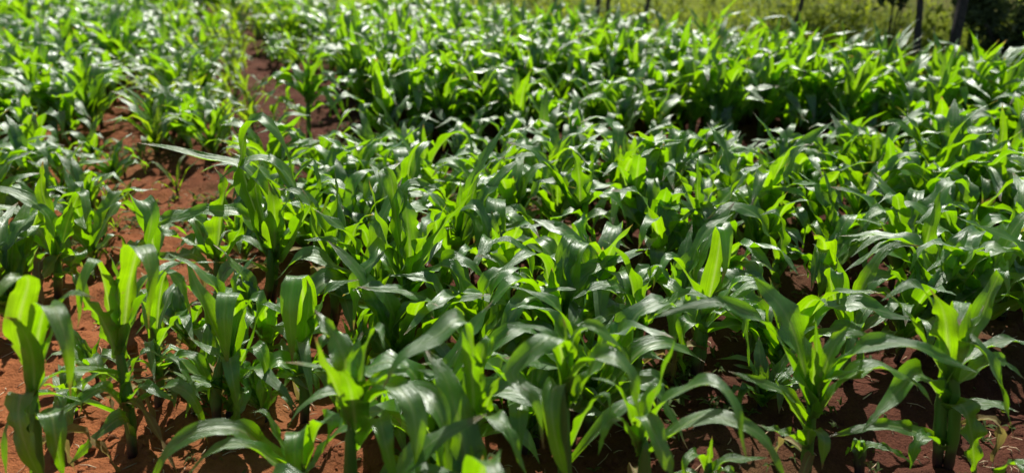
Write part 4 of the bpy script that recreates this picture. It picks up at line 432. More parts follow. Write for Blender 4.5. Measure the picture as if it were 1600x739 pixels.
def soil_material():
    m, nt, out = mat('red_soil')
    L = nt.links
    tc = N(nt, 'ShaderNodeTexCoord')
    def noise(s, d=5, r=.6):
        n = N(nt, 'ShaderNodeTexNoise'); n.inputs['Scale'].default_value = s; n.inputs['Detail'].default_value = d; n.inputs['Roughness'].default_value = r
        L.new(tc.outputs['Object'], n.inputs['Vector']); return n.outputs[0]
    sep = N(nt, 'ShaderNodeSeparateXYZ'); L.new(tc.outputs['Object'], sep.inputs[0])
    # drier, more orange soil on the west side of the bed, browner soil to the east
    dry = math_(nt, 'ADD', math_(nt, 'MULTIPLY', sep.outputs[0], -.55), math_(nt, 'MULTIPLY', math_(nt, 'SUBTRACT', noise(1.3, 3), .5), .9))
    dry = math_(nt, 'ADD', dry, math_(nt, 'MULTIPLY', sep.outputs[1], -.42))
    dry = math_(nt, 'ADD', dry, .92, clamp=True)
    a = ramp(nt, noise(9, 6), [(.3, (.050, .0165, .011)), (.55, (.078, .025, .015)), (.75, (.11, .036, .021))])
    o = ramp(nt, noise(9, 6), [(.3, (.25, .082, .028)), (.55, (.38, .128, .044)), (.75, (.46, .175, .070))])
    col = mix(nt, dry, a, o)
    gr = noise(160, 4, .7)
    col = mix(nt, math_(nt, 'MULTIPLY', math_(nt, 'SUBTRACT', gr, .35), 1.2, clamp=True), col, mix(nt, .5, col, (.28, .12, .06)))
    vo = N(nt, 'ShaderNodeTexVoronoi'); vo.inputs['Scale'].default_value = 70; L.new(tc.outputs['Object'], vo.inputs['Vector'])
    col = mix(nt, math_(nt, 'MULTIPLY', math_(nt, 'SUBTRACT', .22, vo.outputs['Distance']), 2.2, clamp=True), col, (.10, .035, .025))
    at = N(nt, 'ShaderNodeAttribute', attribute_name='grassy')
    gm = math_(nt, 'ADD', at.outputs['Fac'], math_(nt, 'MULTIPLY', math_(nt, 'SUBTRACT', noise(2.2, 4), .5), .6), clamp=True)
    g = ramp(nt, noise(3.5, 5), [(.3, (.14, .20, .04)), (.55, (.21, .24, .06)), (.75, (.32, .28, .14))])
    col = mix(nt, gm, col, g)
    p = N(nt, 'ShaderNodeBsdfPrincipled'); L.new(col, p.inputs['Base Color']); p.inputs['Roughness'].default_value = .95
    p.inputs['Specular IOR Level'].default_value = .15
    h = math_(nt, 'ADD', math_(nt, 'MULTIPLY', noise(45, 6, .7), 1.0), math_(nt, 'MULTIPLY', gr, .35))
    b = N(nt, 'ShaderNodeBump'); b.inputs['Strength'].default_value = 1; b.inputs['Distance'].default_value = .022
    L.new(h, b.inputs['Height']); L.new(b.outputs[0], p.inputs['Normal'])
    L.new(p.outputs[0], out.inputs[0])
    return m
M_SOIL = soil_material()

def simple(name, stops, scale=30, rough=.8, bump=.004, stretch=(1, 1, 1)):
    m, nt, out = mat(name)
    tc = N(nt, 'ShaderNodeTexCoord'); mp = N(nt, 'ShaderNodeMapping'); mp.inputs['Scale'].default_value = stretch
    nt.links.new(tc.outputs['Object'], mp.inputs[0])
    n = N(nt, 'ShaderNodeTexNoise'); n.inputs['Scale'].default_value = scale; n.inputs['Detail'].default_value = 6
    nt.links.new(mp.outputs[0], n.inputs['Vector'])
    col = ramp(nt, n.outputs[0], stops)
    p = N(nt, 'ShaderNodeBsdfPrincipled'); p.inputs['Roughness'].default_value = rough
    nt.links.new(col, p.inputs['Base Color'])
    b = N(nt, 'ShaderNodeBump'); b.inputs['Distance'].default_value = bump
    nt.links.new(n.outputs[0], b.inputs['Height']); nt.links.new(b.outputs[0], p.inputs['Normal'])
    nt.links.new(p.outputs[0], out.inputs[0])
    return m
M_CLOD = simple('soil_clod', [(.3, (.07, .022, .013)), (.6, (.12, .038, .021)), (.8, (.18, .065, .035))], 60, .95)
M_STRAW = simple('dry_straw', [(.3, (.30, .20, .11)), (.7, (.55, .42, .27))], 40, .8)
M_BARK = simple('dark_bark', [(.3, (.018, .014, .012)), (.6, (.05, .04, .032)), (.8, (.09, .075, .06))], 22, .9, .01, (3, 3, .6))
M_POST = simple('weathered_post_wood', [(.3, (.05, .04, .03)), (.6, (.11, .085, .065)), (.8, (.18, .15, .12))], 26, .9, .006, (4, 4, .5))

# ---------------------------------------------------------------- mesh helpers
class MB:
    def __init__(s):
        s.v = []; s.f = []; s.uv = []; s.mi = []
    def add(s, v, f, uv=None, mi=0):
        o = len(s.v)
        s.v += v
        s.f += [tuple(i + o for i in q) for q in f]
        s.uv += uv if uv else [(.5, .5)] * len(v)
        s.mi += [mi] * len(f)
    def mesh(s, name, mats):
        me = bpy.data.meshes.new(name)
        me.from_pydata(s.v, [], s.f)
        for m in mats: me.materials.append(m)
        ul = me.uv_layers.new(name='uv')
        li = np.empty(len(me.loops), dtype=np.int32)
        me.loops.foreach_get('vertex_index', li)
        ul.data.foreach_set('uv', np.array(s.uv, dtype=np.float32)[li].ravel())
        me.polygons.foreach_set('use_smooth', np.ones(len(s.f), dtype=bool))
        if any(s.mi): me.polygons.foreach_set('material_index', np.array(s.mi, dtype=np.int32))
        me.update()
        return me
    def obj(s, name, mats, parent=None, loc=(0, 0, 0)):
        o = bpy.data.objects.new(name, s.mesh(name, mats))
        C.objects.link(o)
        o.location = loc
        if parent: o.parent = parent
        return o

def thing(name, label, cat, loc, group=None):
    o = bpy.data.objects.new(name, None)
    C.objects.link(o)
    o.location = loc
    o.empty_display_size = .05
    o['label'] = label; o['category'] = cat
    if group: o['group'] = group
    return o

def smooth(a, b, x):
    t = min(1, max(0, (x - a) / (b - a)))
    return t * t * (3 - 2 * t)

def catmull(pts, n):
    P = [Vector(p) for p in pts]
    P = [P[0] * 2 - P[1]] + P + [P[-1] * 2 - P[-2]]
    dense = []
    for i in range(1, len(P) - 2):
        for k in range(12):
            t = k / 12
            p0, p1, p2, p3 = P[i - 1], P[i], P[i + 1], P[i + 2]
            dense.append(.5 * ((2 * p1) + (p2 - p0) * t + (2 * p0 - 5 * p1 + 4 * p2 - p3) * t * t + (3 * p1 - p0 - 3 * p2 + p3) * t ** 3))
    dense.append(P[-2])
    s = [0]
    for a, b in zip(dense, dense[1:]): s.append(s[-1] + (b - a).length)
    out = []; j = 0
    for k in range(n + 1):
        d = s[-1] * k / n
        while j < len(s) - 2 and s[j + 1] < d: j += 1
        w = (d - s[j]) / max(1e-6, s[j + 1] - s[j])
        out.append(dense[j].lerp(dense[j + 1], min(1, w)))
    return out, s[-1]

def blade(path, W, k0, k1, kdir, nc, r, basew=.5, wav=1.0):
    """A maize leaf along PATH: channelled at the base, flat and wavy-edged further out, pointed tip."""
    n = len(path) - 1
    far = max(path, key=lambda p: (p.xy - path[0].xy).length)
    A = Vector((far.x - path[0].x, far.y - path[0].y, 0))
    if A.length < .01: A = Vector((kdir[0], kdir[1], 0))
    A.normalize()
    B0 = Vector((0, 0, 1)).cross(A)
    K = Vector(kdir)
    ph1, ph2 = r.uniform(0, 6.28), r.uniform(0, 6.28)
    f1, f2 = r.uniform(2.0, 5.0), r.uniform(2.0, 5.0)
    amp = r.uniform(.14, .32) * wav
    tw = r.uniform(-.35, .35)
    peak = r.uniform(.28, .44)
    fold = r.uniform(.12, .5)
    nick = [r.uniform(.15, .6) if r.random() < .05 and 3 < i < n - 2 else 0 for i in range(n + 1)]
    v = []; uv = []
    for i, p in enumerate(path):
        t = i / n
        T = (path[min(n, i + 1)] - path[max(0, i - 1)]).normalized()
        Nn = T.cross(B0 - T * B0.dot(T)).normalized()
        k = k0 + (k1 - k0) * t
        Nn = Nn + K * k * smooth(.02, .4, t)
        Nn = (Nn - T * Nn.dot(T)).normalized()
        B = Nn.cross(T)
        a = tw * smooth(.3, 1, t)
        B, Nn = B * cos(a) + Nn * sin(a), Nn * cos(a) - B * sin(a)
        w = basew + (1 - basew) * smooth(0, peak * .8, t)
        if t > peak: w *= max(0, 1 - ((t - peak) / (1 - peak)) ** 1.65)
        w *= W * .5
        w = max(w, .0006)
        ch = .85 * (1 - smooth(0, .32, t)) + fold * (1 - smooth(.5, .95, t)) + .02
        for j in range(nc + 1):
            s_ = -1 + 2 * j / nc
            e = abs(s_)
            wave = amp * w * e * e * smooth(.12, .4, t) * (sin(6.28 * f1 * t + ph1) if s_ < 0 else sin(6.28 * f2 * t + ph2))
            bend = 1 - .28 * ch * e
            q = p + B * (s_ * w * bend) + Nn * (ch * w * e ** 1.5 + wave * 1.6)
            if e == 1 and nick[i]: q = q - B * (s_ * w * nick[i])
            if q.z < .006: q.z = .006 + .002 * e
            v.append(tuple(q)); uv.append((.5 + .5 * s_, t))
    f = []
    for i in range(n):
        for j in range(nc):
            a = i * (nc + 1) + j
            f.append((a, a + 1, a + nc + 2, a + nc + 1))
    return v, f, uv

def free_path(z0, az, L, e0, bend, tb, r, n, start=None):
    """Rising, arching and drooping midrib grown step by step; the bend is sharpest near TB."""
    p = Vector(start) if start else Vector((cos(az) * .006, sin(az) * .006, z0))
    path = [p.copy()]
    st = L / n
    side = r.uniform(-.5, .5)
    for i in range(n):
        t = (i + .5) / n
        e = e0 - .2 * bend * t - .8 * bend * smooth(tb - .16, tb + .22, t)
        e = max(e, radians(-86))
        a = az + side * t
        p = p + Vector((cos(e) * cos(a), cos(e) * sin(a), sin(e))) * st
        if p.z < .012: p.z = .012
        path.append(p.copy())
    return path

def withered(t, parent_h, W, r, top=(0, 0)):
    z = parent_h * r.uniform(.12, .3)
    path = free_path(z, r.uniform(0, 6.28), parent_h * r.uniform(.35, .6), radians(r.uniform(10, 50)), radians(r.uniform(110, 150)), .3, r, 12)
    m = MB(); m.add(*blade(path, W, r.uniform(-.4, .4), r.uniform(-.8, .8), (r.uniform(-1, 1), r.uniform(-1, 1), 0), 4, r, .5, 2.2))
    o = m.obj('leaf', [M_WITHER], t); o['label'] = 'withered yellow brown lower leaf'

def tube(path, radii, sides=8, flat=1.0):
    v = []; f = []
    n = len(path)
    for i, (p, rr) in enumerate(zip(path, radii)):
        T = (path[min(n - 1, i + 1)] - path[max(0, i - 1)]).normalized()
        X = T.cross(Vector((0, 1, .01))).normalized(); Y = T.cross(X)
        for j in range(sides):
            a = 2 * pi * j / sides
            v.append(tuple(p + X * cos(a) * rr + Y * sin(a) * rr * flat))
    for i in range(n - 1):
        for j in range(sides):
            a = i * sides + j; b = i * sides + (j + 1) % sides
            f.append((a, b, b + sides, a + sides))
    f.append(tuple(range(sides))[::-1]); f.append(tuple(range((n - 1) * sides, n * sides)))
    return v, f

def stalk_geom(top, h, rad, r, sides=8, segs=10):
    path = []; radii = []
    bow = Vector((r.uniform(-.01, .01), r.uniform(-.01, .01), 0))
    for i in range(segs + 1):
        t = i / segs
        path.append(Vector((top[0] * t, top[1] * t, -.012 + (h + .012) * t)) + bow * sin(pi * t))
        node = 1.0 + (.14 if i % 3 == 1 else 0)
        radii.append(rad * (.86 + .25 * sin(pi * min(1, t * 1.1)) - .35 * smooth(.75, 1, t)) * node)
    return tube(path, radii, sides, .82)

def grow(h, kind, r, detail):
    """Leaves and stalk of one maize plant as lists of (verts, faces, uv); h is the height of the leaf arches."""
    ns, nc = ((16, 4), (11, 4), (7, 2))[detail]
    out = []
    young = kind in ('seedling', 'thin')
    az0 = r.uniform(0, 2 * pi)
    whorl = h * (r.uniform(.42, .52) if not young else .4)
    W = h * (.155 if not young else .12) + (.014 if not young else .005)
    W = min(W, .080)
    if kind in ('mid', 'near', 'leftmid'): W = min(h * .19 + .016, .083)
    nl = 5 if kind == 'seedling' else (7 if young else r.choice((11, 12, 13) if h < .42 else (13, 14, 15)))
    for i in range(nl):
        q = i / (nl - 1)                      # 0 lowest leaf, 1 newest
        az = az0 + pi * (i % 2) + r.gauss(0, .42)
        z0 = whorl * (.22 + .78 * q)
        L = h * (.66 + .62 * sin(pi * min(1, .15 + q * .85))) * r.uniform(.85, 1.15)
        e0 = radians(56 + 27 * q + r.uniform(-9, 7))
        bend = radians(r.uniform(100, 165) * (1 - .2 * q)) if r.random() < (.85 - .35 * q) else radians(r.uniform(25, 80))
        tb = r.uniform(.46, .74)
        L = min(L, r.uniform(.33, .44) * (1.1 if W > .07 else 1))
        w = W * (.62 + .38 * sin(pi * min(1, .2 + q * .75))) * r.uniform(.85, 1.12)
        if q > .85:                           # rolled new leaves standing in the whorl
            L = (h - z0) * r.uniform(.8, 1.05); e0 = radians(r.uniform(72, 88)); bend = radians(r.uniform(5, 40)); w *= .72; tb = .7
        path = free_path(z0, az, L, e0, bend, tb, r, ns)
        kd = (r.uniform(-1, 1), r.uniform(-1, 1), 0)
        out.append(blade(path, w, r.uniform(-.2, .3), r.uniform(-.3, .6), kd, nc, r, .55, 1.1))
    st = stalk_geom((0, 0), whorl * 1.02, (.0135 * h / .4 if not young else .006), r, (8, 7, 5)[detail], (10, 8, 4)[detail])
    return out, st, (M_YOUNG if young or (kind in ('strip', 'back') and r.random() < .25) else M_LEAF)

# ---------------------------------------------------------------- ground: one sheet to the horizon
def vnoise(x, y, seed):
    xi = np.floor(x).astype(np.int64); yi = np.floor(y).astype(np.int64)
    xf = x - xi; yf = y - yi
    def h(a, b):
        n = (a * 374761393 + b * 668265263 + seed * 974711) & 0x7fffffff
        n = ((n ^ (n >> 13)) * 1274126177) & 0x7fffffff
        return ((n ^ (n >> 16)) & 0xffff) / 65535.0
    u = xf * xf * (3 - 2 * xf); w = yf * yf * (3 - 2 * yf)
    return (h(xi, yi) * (1 - u) + h(xi + 1, yi) * u) * (1 - w) + (h(xi, yi + 1) * (1 - u) + h(xi + 1, yi + 1) * u) * w

def relief(x, y):
    z = .030 * (vnoise(x * 2.1, y * 2.1, 1) - .5)
    z = z + .022 * (vnoise(x * 7, y * 7, 2) - .5)
    c = vnoise(x * 20, y * 20, 3)
    z = z + .045 * np.maximum(0, c - .5) * vnoise(x * 3, y * 3, 9) * 2
    z = z + .012 * (vnoise(x * 46, y * 46, 4) - .5)
    z = z + .010 * np.sin((U[0] * x + U[1] * y) * 2 * pi / .37)
    return z

def axis(lo, hi, step, far):
    a = list(np.arange(lo, hi, step))
    s = step; p = a[-1]; up = []
    while p < far: s *= 1.22; p += s; up.append(p)
    s = step; p = a[0]; dn = []
    while p > -far: s *= 1.22; p -= s; dn.append(p)
    return np.array(dn[::-1] + a + up)

gx, gy = axis(-3.4, 3.4, .0165, 900), axis(1.0, 5.4, .0165, 900)
X, Y = np.meshgrid(gx, gy)
near = np.clip(1 - (np.hypot(X, Y) - 9) / 8, 0, 1)
Z = relief(X, Y) * near - .004
def beyond(x, y):
    # signed distance past the field edge (positive in the meadow); EDGE runs from west to east
    d = np.full(np.shape(x), -1e9)
    best = np.full(np.shape(x), 1e9)
    for (ax, ay), (bx, by) in zip(EDGE, EDGE[1:]):
        L = np.hypot(bx - ax, by - ay); ex, ey = (bx - ax) / L, (by - ay) / L
        s_ = np.clip((x - ax) * ex + (y - ay) * ey, 0, L)
        dist = np.hypot(x - ax - ex * s_, y - ay - ey * s_)
        side = (y - ay) * ex - (x - ax) * ey
        d = np.where(dist < best, np.sign(side) * dist, d)
        best = np.minimum(best, dist)
    return d
far_side = beyond(X, Y)
nx, ny = len(gx), len(gy)
gm = bpy.data.meshes.new('ground')
gm.vertices.add(nx * ny)
gm.vertices.foreach_set('co', np.stack([X, Y, Z], -1).astype(np.float32).ravel())
idx = np.arange(nx * ny).reshape(ny, nx)
quads = np.stack([idx[:-1, :-1], idx[:-1, 1:], idx[1:, 1:], idx[1:, :-1]], -1).reshape(-1, 4)
gm.loops.add(quads.size); gm.polygons.add(len(quads))
gm.loops.foreach_set('vertex_index', quads.ravel().astype(np.int32))
gm.polygons.foreach_set('loop_start', np.arange(0, quads.size, 4, dtype=np.int32))
gm.polygons.foreach_set('loop_total', np.full(len(quads), 4, dtype=np.int32))
gm.polygons.foreach_set('use_smooth', np.ones(len(quads), dtype=bool))
gm.update(calc_edges=True)
att = gm.attributes.new('grassy', 'FLOAT', 'POINT')
grassy = np.maximum(np.clip(far_side / .4, 0, 1), np.clip((np.hypot(X, Y) - 22) / 6, 0, 1))
att.data.foreach_set('value', grassy.astype(np.float32).ravel())
gm.materials.append(M_SOIL)
ground = bpy.data.objects.new('ground', gm)
C.objects.link(ground)
ground['kind'] = 'structure'

def gz(x, y):
    return float(relief(np.array([x]), np.array([y]))[0]) - .004 if sqrt(x * x + y * y) < 17 else 0.0

# ---------------------------------------------------------------- hand-placed maize plants
ORD = {}
def ordinal(n):
    ones = ['', 'first', 'second', 'third', 'fourth', 'fifth', 'sixth', 'seventh', 'eighth', 'ninth', 'tenth', 'eleventh', 'twelfth', 'thirteenth', 'fourteenth', 'fifteenth', 'sixteenth', 'seventeenth', 'eighteenth', 'nineteenth']
    if n < 20: return ones[n]
    tens = {2: ('twentieth', 'twenty'), 3: ('thirtieth', 'thirty'), 4: ('fortieth', 'forty'), 5: ('fiftieth', 'fifty')}[n // 10]
    return tens[0] if n % 10 == 0 else tens[1] + '-' + ones[n % 10]

n_things = 0
for hx, hy, top, stalks, fill, label, leaves in HEROES:
    r = random.Random(int(hx * 1000) * 31 + int(hy * 1000))
    z0 = gz(hx, hy)
    t = thing('maize_plant', label, 'maize plant', (hx, hy, z0), 'maize plants standing singly near the viewer' if hy < 2.2 else 'maize plants of the middle rows')
    tz = max(.03, top[1])
    small = tz < .06
    for s in range(stalks):
        off = (0, 0) if stalks == 1 else (r.uniform(-.03, .03), r.uniform(-.02, .02))
        m = MB(); v, f = stalk_geom((top[0] - off[0] * .6, 0), tz + (.03 if not small else .01), (.0125 if hy < 2.6 else .0115) if not small else .004, r, 9, 12)
        m.add([(a + off[0], b + off[1], c) for a, b, c in v], f)
        m.obj('stalk', [M_STALK], t)
    H_ = max(p[2] for l in leaves for p in l[0])
    for pts, W, k0, k1 in leaves:
        # root the blade on the stalk: a sheath point below the first waypoint
        x0, y0, zz = pts[0]
        path, _ = catmull(pts, 26)
        m = MB(); m.add(*blade(path, W * .93, k0 - .35, k1, (0, -1, .1), 6, r, .55, 1.0))
        m.obj('leaf', [M_LEAF if not small else M_YOUNG], t)
    # lower and rear leaves that fill the plant out
    az0 = r.uniform(0, pi)
    Wm = sorted(l[1] for l in leaves)[len(leaves) // 2]
    for i in range(fill):
        az = az0 + pi * (i % 2) + r.gauss(0, .5)
        zz = tz * r.uniform(.35, .95)
        L = (H_ * r.uniform(.5, .85)) if not small else .06
        path = free_path(zz, az, L, radians(r.uniform(40, 70)), radians(r.uniform(90, 140)), r.uniform(.35, .55), r, 16, (top[0] * zz / tz, 0, zz))
        m = MB(); m.add(*blade(path, Wm * r.uniform(.55, .85), 0, r.uniform(0, .5), (r.uniform(-1, 1), -.5, 0), 4, r, .5, 1.2))
        m.obj('leaf', [M_LEAF if not small else M_YOUNG], t)
    if not small:
        for i in range(r.choice((1, 2))): withered(t, H_, Wm * .5, r)
    n_things += 1

# ---------------------------------------------------------------- the sown rows
ZONE = {
 'left': ('of the dense left bed', 'maize plants in the dense bed on the left', 'bushy maize plant'),
 'leftmid': ('beside the bare soil', 'maize plants beside the bare soil patch', 'short maize plant'),
 'strip': ('of the narrow low strip', 'low maize plants in the narrow strip between bare lanes', 'low maize plant'),
 'thin': ('of the thin strip', 'thin yellowish maize plants in a line', 'thin yellowish maize plant'),
 'back': ('of the far middle bed', 'maize plants in the far middle bed', 'maize plant'),
 'tall': ('of the tall shaded block', 'tall maize plants in the block along the meadow', 'tall maize plant'),
 'mid': ('of the middle bed', 'maize plants of the middle rows', 'maize plant'),
 'near': ('of the front bed', 'maize plants standing singly near the viewer', 'maize plant'),
 'seedling': ('', 'young maize seedlings on the bare soil', 'maize seedling'),
}
BUDGET = 300 - n_things
def size_in_view(p):
    return p[2] / (p[1] * .906 + 1.3 * .42)
special = [p for p in PLANTS if p[3] in ('seedling',)]
rest = sorted((p for p in PLANTS if p[3] != 'seedling'), key=lambda p: -size_in_view(p))
inview = lambda p: abs(p[0]) < .70 * (p[1] * .906 + .5) + .15
singles = special + [p for p in rest if inview(p)][:BUDGET - len(special)]
ids = set(map(id, singles))
others = [p for p in PLANTS if id(p) not in ids]
# how each single is found: its row within its bed, counted from the viewer, and its place in that row
beds = {}
for p in singles:
    beds.setdefault(p[3], {}).setdefault(p[4], []).append(p)
SEED_LABEL = SEED_LABELS
si = 0
for kind, rows in beds.items():
    for ri, key in enumerate(sorted(rows)):
        row = sorted(rows[key], key=lambda p: p[0])
        for ci, p in enumerate(row):
            x, y, h = p[:3]
            r = random.Random(int(x * 1000) * 17 + int(y * 1000) * 3)
            where, group, noun = ZONE[kind]
            if kind == 'seedling':
                label = SEED_LABEL[(x, y)] if (x, y) in SEED_LABEL else 'small maize seedling'
            else:
                label = '%s, %s from the left in the %s row %s' % (noun, ordinal(ci + 1), ordinal(ri + 1), where)
            t = thing('maize_plant' if kind != 'seedling' else 'maize_seedling', label, 'maize plant' if kind != 'seedling' else 'seedling', (x, y, gz(x, y)), group)
            lv, st, lm = grow(h, kind, r, 0 if y < 3.0 else 1)
            m = MB(); m.add(*st); m.obj('stalk', [M_STALK], t)
            if y < 3.2 and kind != 'seedling' and r.random() < .6: withered(t, h, .022, r)
            for g in lv:
                m = MB(); m.add(*g); m.obj('leaf', [lm], t)
mm = MB()
for p in others:
    x, y, h = p[:3]
    r = random.Random(int(x * 1000) * 17 + int(y * 1000) * 3)
    lv, st, lm = grow(h, p[3], r, 2)
    z = gz(x, y)
    mv = lambda vs: [(a + x, b + y, c + z) for a, b, c in vs]
    mm.add(mv(st[0]), st[1], None, 1)
    for v, f, uv in lv: mm.add(mv(v), f, uv, 0 if lm is M_LEAF else 2)
o = mm.obj('distant_maize', [M_LEAF, M_STALK, M_YOUNG])
o['kind'] = 'stuff'; o['label'] = 'far rows of maize merging into one green mass towards the meadow'; o['category'] = 'maize'

# ---------------------------------------------------------------- clods, straw, weeds on the field floor
def field_point(r, ymin=.9, ymax=7.5):
    while True:
        y = ymin + (ymax - ymin) * r.random() ** 1.4
        x = r.uniform(-.78, .78) * (y + .6)
        if beyond(np.array([x]), np.array([y]))[0] < 0: return x, y
r = random.Random(3)
m = MB()
for i in range(14000):
    x, y = field_point(r)
    if i % 3 and vnoise(np.array([x * 3.0]), np.array([y * 3.0]), 9)[0] < .55: continue
    s = .0022 + .015 * r.random() ** 3.6
    z = gz(x, y)
    v = []
    ph = r.uniform(0, 6)
    for a in range(5):
        k = s * r.uniform(.75, 1.2); v.append((x + k * cos(ph + a * 1.257), y + k * sin(ph + a * 1.257), z - s * .2))
    for a in range(5):
        k = s * r.uniform(.5, .85); v.append((x + k * cos(ph + .5 + a * 1.257), y + k * sin(ph + .5 + a * 1.257), z + s * r.uniform(.4, .75)))
    v.append((x, y, z + s * r.uniform(.7, .95)))
    f = [(a, (a + 1) % 5, 5 + a) for a in range(5)] + [((a + 1) % 5, 5 + (a + 1) % 5, 5 + a) for a in range(5)] + [(5 + a, 5 + (a + 1) % 5, 10) for a in range(5)]
    m.add(v, f)
o = m.obj('soil_clods', [M_SOIL]); o['kind'] = 'stuff'; o['label'] = 'crumbs and clods of red soil scattered over the field'; o['category'] = 'soil clods'
m = MB()
for i in range(2400):
    x, y = field_point(r, .9, 6)
    a = r.uniform(0, pi); L = r.uniform(.008, .055); w = r.uniform(.0007, .002); z = gz(x, y) + .003
    pth = [Vector((x + cos(a) * L * t + .15 * L * sin(3 * t) * sin(a), y + sin(a) * L * t, z + .004 * sin(pi * t) + .006 * t * (i % 2))) for t in (0, .5, 1)]
    v, f = tube(pth, [w, w * 1.1, w * .6], 4)
    m.add(v, f)
o = m.obj('straw_litter', [M_STRAW]); o['kind'] = 'stuff'; o['label'] = 'pale bits of dry straw lying on the red soil'; o['category'] = 'straw'
m = MB()
def sprig(m, x, y, z, s, r, nl=5):
    for i in range(nl):
        az = r.uniform(0, 6.28)
        path = free_path(z, az, s * r.uniform(.6, 1.2), radians(r.uniform(25, 75)), radians(r.uniform(30, 110)), .5, r, 4, (x, y, z))
        m.add(*blade([Vector(p) for p in path], s * r.uniform(.14, .3), 0, .2, (0, -1, 0), 2, r, .3, .6))
WEEDY = [(WX, WY, WS) for WX, WY, WS in WEED_SPOTS]
for cx, cy, sp in WEEDY:
    for i in range(int(95 * sp)):
        x, y = r.gauss(cx, .25 * sp), r.gauss(cy, .25 * sp)
        sprig(m, x, y, gz(x, y), r.uniform(.02, .07), r)
for i in range(700):
    x, y = field_point(r, 1.2, 6)
    if x < -.9 and y < 3.6: continue
    sprig(m, x, y, gz(x, y), r.uniform(.012, .045), r, 4)
o = m.obj('weeds', [M_WEED]); o['kind'] = 'stuff'; o['label'] = 'small green weeds sprouting between the maize rows'; o['category'] = 'weeds'

# ---------------------------------------------------------------- meadow beyond the field
def blades_np(name, n, near_edge, hmin, hmax, w, material, label, cat):
    y = 3.5 + 22 * nrg.random(n) ** 1.5
    x = nrg.uniform(-.5, 1, n) * (y * .85 + 1)
    ok = beyond(x, y) > near_edge
    x, y = x[ok], y[ok]; n = len(x)
    cl = vnoise(x * 1.6, y * 1.6, 21)
    keep = nrg.random(n) < (.35 + cl)
    x, y = x[keep], y[keep]; n = len(x)
    h = nrg.uniform(hmin, hmax, n) * (.5 + vnoise(x * 1.1, y * 1.1, 5))
    a = nrg.uniform(0, 2 * pi, n); lean = nrg.uniform(.05, .5, n) * h
    dx, dy = np.cos(a), np.sin(a)
    b = nrg.uniform(0, 2 * pi, n); bx, by = np.cos(b) * w, np.sin(b) * w
    P = np.zeros((n, 5, 3), np.float32)
    for k, (hh, ww, ll) in enumerate(((0, -1, 0), (0, 1, 0), (.55, -.8, .3), (.55, .8, .3), (1, 0, 1))):
        P[:, k, 0] = x + bx * ww + dx * lean * ll; P[:, k, 1] = y + by * ww + dy * lean * ll; P[:, k, 2] = h * hh - .01 * (hh == 0)
    me = bpy.data.meshes.new(name)
    me.vertices.add(n * 5); me.vertices.foreach_set('co', P.ravel())
    base = (np.arange(n) * 5)[:, None]
    tri = np.concatenate([base + np.array([[0, 1, 3]]), base + np.array([[0, 3, 2]]), base + np.array([[2, 3, 4]])], 1).reshape(-1, 3)
    me.loops.add(tri.size); me.polygons.add(len(tri))
    me.loops.foreach_set('vertex_index', tri.ravel().astype(np.int32))
    me.polygons.foreach_set('loop_start', np.arange(0, tri.size, 3, dtype=np.int32))
    me.polygons.foreach_set('loop_total', np.full(len(tri), 3, dtype=np.int32))
    me.update(calc_edges=True)
    ul = me.uv_layers.new(name='uv')
    uvv = np.tile(np.array([[.2, .0], [.8, .0], [.2, .5], [.8, .5], [.5, .9]], np.float32), (n, 1))
    ul.data.foreach_set('uv', uvv[tri.ravel()].ravel())
    me.materials.append(material)
    o = bpy.data.objects.new(name, me); C.objects.link(o)
    o['kind'] = 'stuff'; o['label'] = label; o['category'] = cat
    return o
blades_np('meadow_grass', 60000, .12, .14, .40, .0035, M_MEADOW, 'olive green grass beyond the field edge', 'grass')
blades_np('dry_grass', 60000, 3.2, .3, .6, .004, M_DRY, 'tall pale straw coloured grass farther out in the meadow', 'grass')
m = MB()
for i in range(5000):
    x, y = r.uniform(-1, 5), r.uniform(3.8, 9)
    bd = beyond(np.array([x]), np.array([y]))[0]
    if bd < .1 or bd > 3.6 * r.random() + .5: continue
    if vnoise(np.array([x * 1.2]), np.array([y * 1.2]), 33)[0] < .35: continue
    hh = r.uniform(.12, .5) * (.6 + .25 * min(bd, 2))
    for k in range(8):
        z = hh * r.random() ** .7
        sprig(m, x + r.uniform(-.05, .05), y + r.uniform(-.05, .05), z, r.uniform(.06, .13), r, 2)
o = m.obj('meadow_herbs', [M_HERB]); o['kind'] = 'stuff'; o['label'] = 'yellow green broad leaved herbs along the meadow edge'; o['category'] = 'herbs'

# ---------------------------------------------------------------- posts, trees and shrubs along the field edge
for (x, y, rad, hh, lx, ly, label) in POSTS:
    rr = random.Random(int(x * 100))
    n = 9
    path = [Vector((lx * i / n + .012 * sin(i * 1.3 + x), ly * i / n, -.05 + (hh + .05) * i / n)) for i in range(n + 1)]
    rad_ = [rad * rr.uniform(.88, 1.12) * (1.1 - .2 * i / n) for i in range(n + 1)]
    v, f = tube(path, rad_, 9)
    m = MB(); m.add(v, f)
    o = m.obj('wooden_post', [M_POST], None, (x, y, 0))
    o['label'] = label; o['category'] = 'post'; o['group'] = 'dark posts along the field edge'

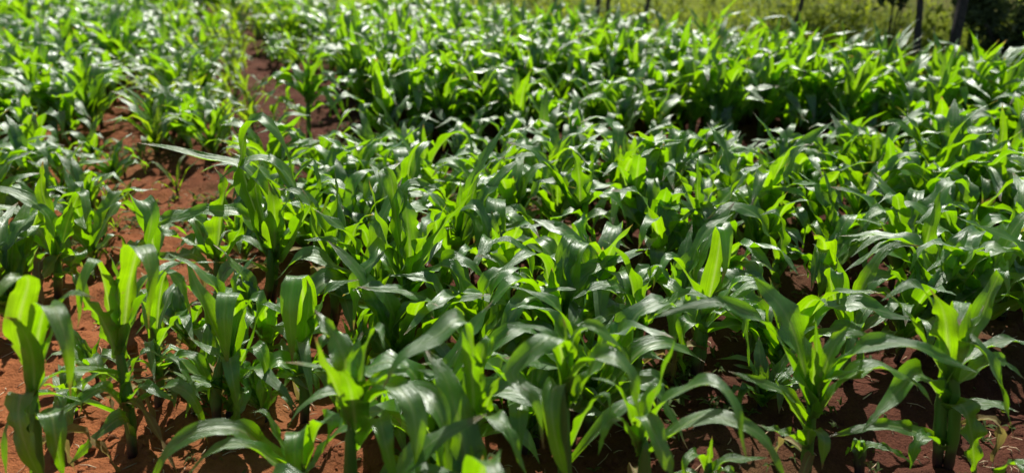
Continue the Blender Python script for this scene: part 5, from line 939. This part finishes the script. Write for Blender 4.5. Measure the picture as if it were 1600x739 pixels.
def crown(m, cx, cy, cz, rx, rz, n, size, r):
    clumps = [(r.gauss(0, .45), r.gauss(0, .45), r.gauss(0, .45)) for _ in range(14)]
    for i in range(n):
        k = clumps[r.randrange(len(clumps))]
        px = cx + rx * (k[0] + r.gauss(0, .2)); py = cy + rx * (k[1] + r.gauss(0, .2)); pz = cz + rz * (k[2] + r.gauss(0, .2))
        if pz < .03: continue
        a = Vector((r.uniform(-1, 1), r.uniform(-1, 1), r.uniform(-.6, .6))).normalized()
        b = a.cross(Vector((r.uniform(-1, 1), r.uniform(-1, 1), r.uniform(-1, 1)))).normalized()
        s = size * r.uniform(.6, 1.4)
        p = Vector((px, py, pz))
        m.add([tuple(p - a * s), tuple(p - b * s * .35), tuple(p + a * s), tuple(p + b * s * .35)], [(0, 1, 2, 3)], [(.5, 0), (.1, .5), (.5, .9), (.9, .5)])

for (x, y, rad, lx, hh, label) in TREES:
    rr = random.Random(int(x * 100))
    t = thing('tree', label, 'tree', (x, y, 0), 'trees at the field edge')
    m = MB(); n = 14
    path = [Vector((lx * (i / n) * hh + .04 * sin(i * .9 + x), 2.7 * (i / n) ** 2, -.06 + (hh + .06) * i / n)) for i in range(n + 1)]
    v, f = tube(path, [rad * .78 * (1.15 - .75 * i / n) * rr.uniform(.93, 1.07) * (1.35 if i == 0 else 1) for i in range(n + 1)], 10)
    m.add(v, f); trunk = m.obj('trunk', [M_BARK], t)
    tipp = path[-1]
    for b in range(7):
        m = MB(); st = path[6 + b]; a = b * 2.3 + x
        e = st + Vector((cos(a) * .6, sin(a) * .5 + .35, .4))
        mid_ = (st + e) * .5 + Vector((0, 0, .12))
        v, f = tube([st, mid_, e], [rad * .4, rad * .28, rad * .12], 6); m.add(v, f)
        m.obj('branch', [M_BARK], trunk)
    m = MB(); crown(m, tipp.x, tipp.y + .3, hh + .1, .85, .6, 3600, .045, rr)
    m.obj('crown', [M_DARKLEAF], t)
for (x, y, rx, cz, rz, n, label) in SHRUBS:
    rr = random.Random(int(x * 100))
    t = thing('shrub', label, 'shrub', (x, y, 0), 'dark shrubs beyond the field edge')
    for b in range(6):
        m = MB(); a = b * 1.05 + rr.random(); e = Vector((cos(a) * rx * .5, sin(a) * rx * .5, cz + rz * .4))
        v, f = tube([Vector((0, 0, -.03)), e * .5 + Vector((0, 0, .08)), e], [.05 * rx, .035 * rx, .015 * rx], 6); m.add(v, f)
        m.obj('stem', [M_BARK], t)
    m = MB(); crown(m, 0, 0, cz, rx, rz, n, .04, rr)
    m.obj('foliage', [M_DARKLEAF], t)
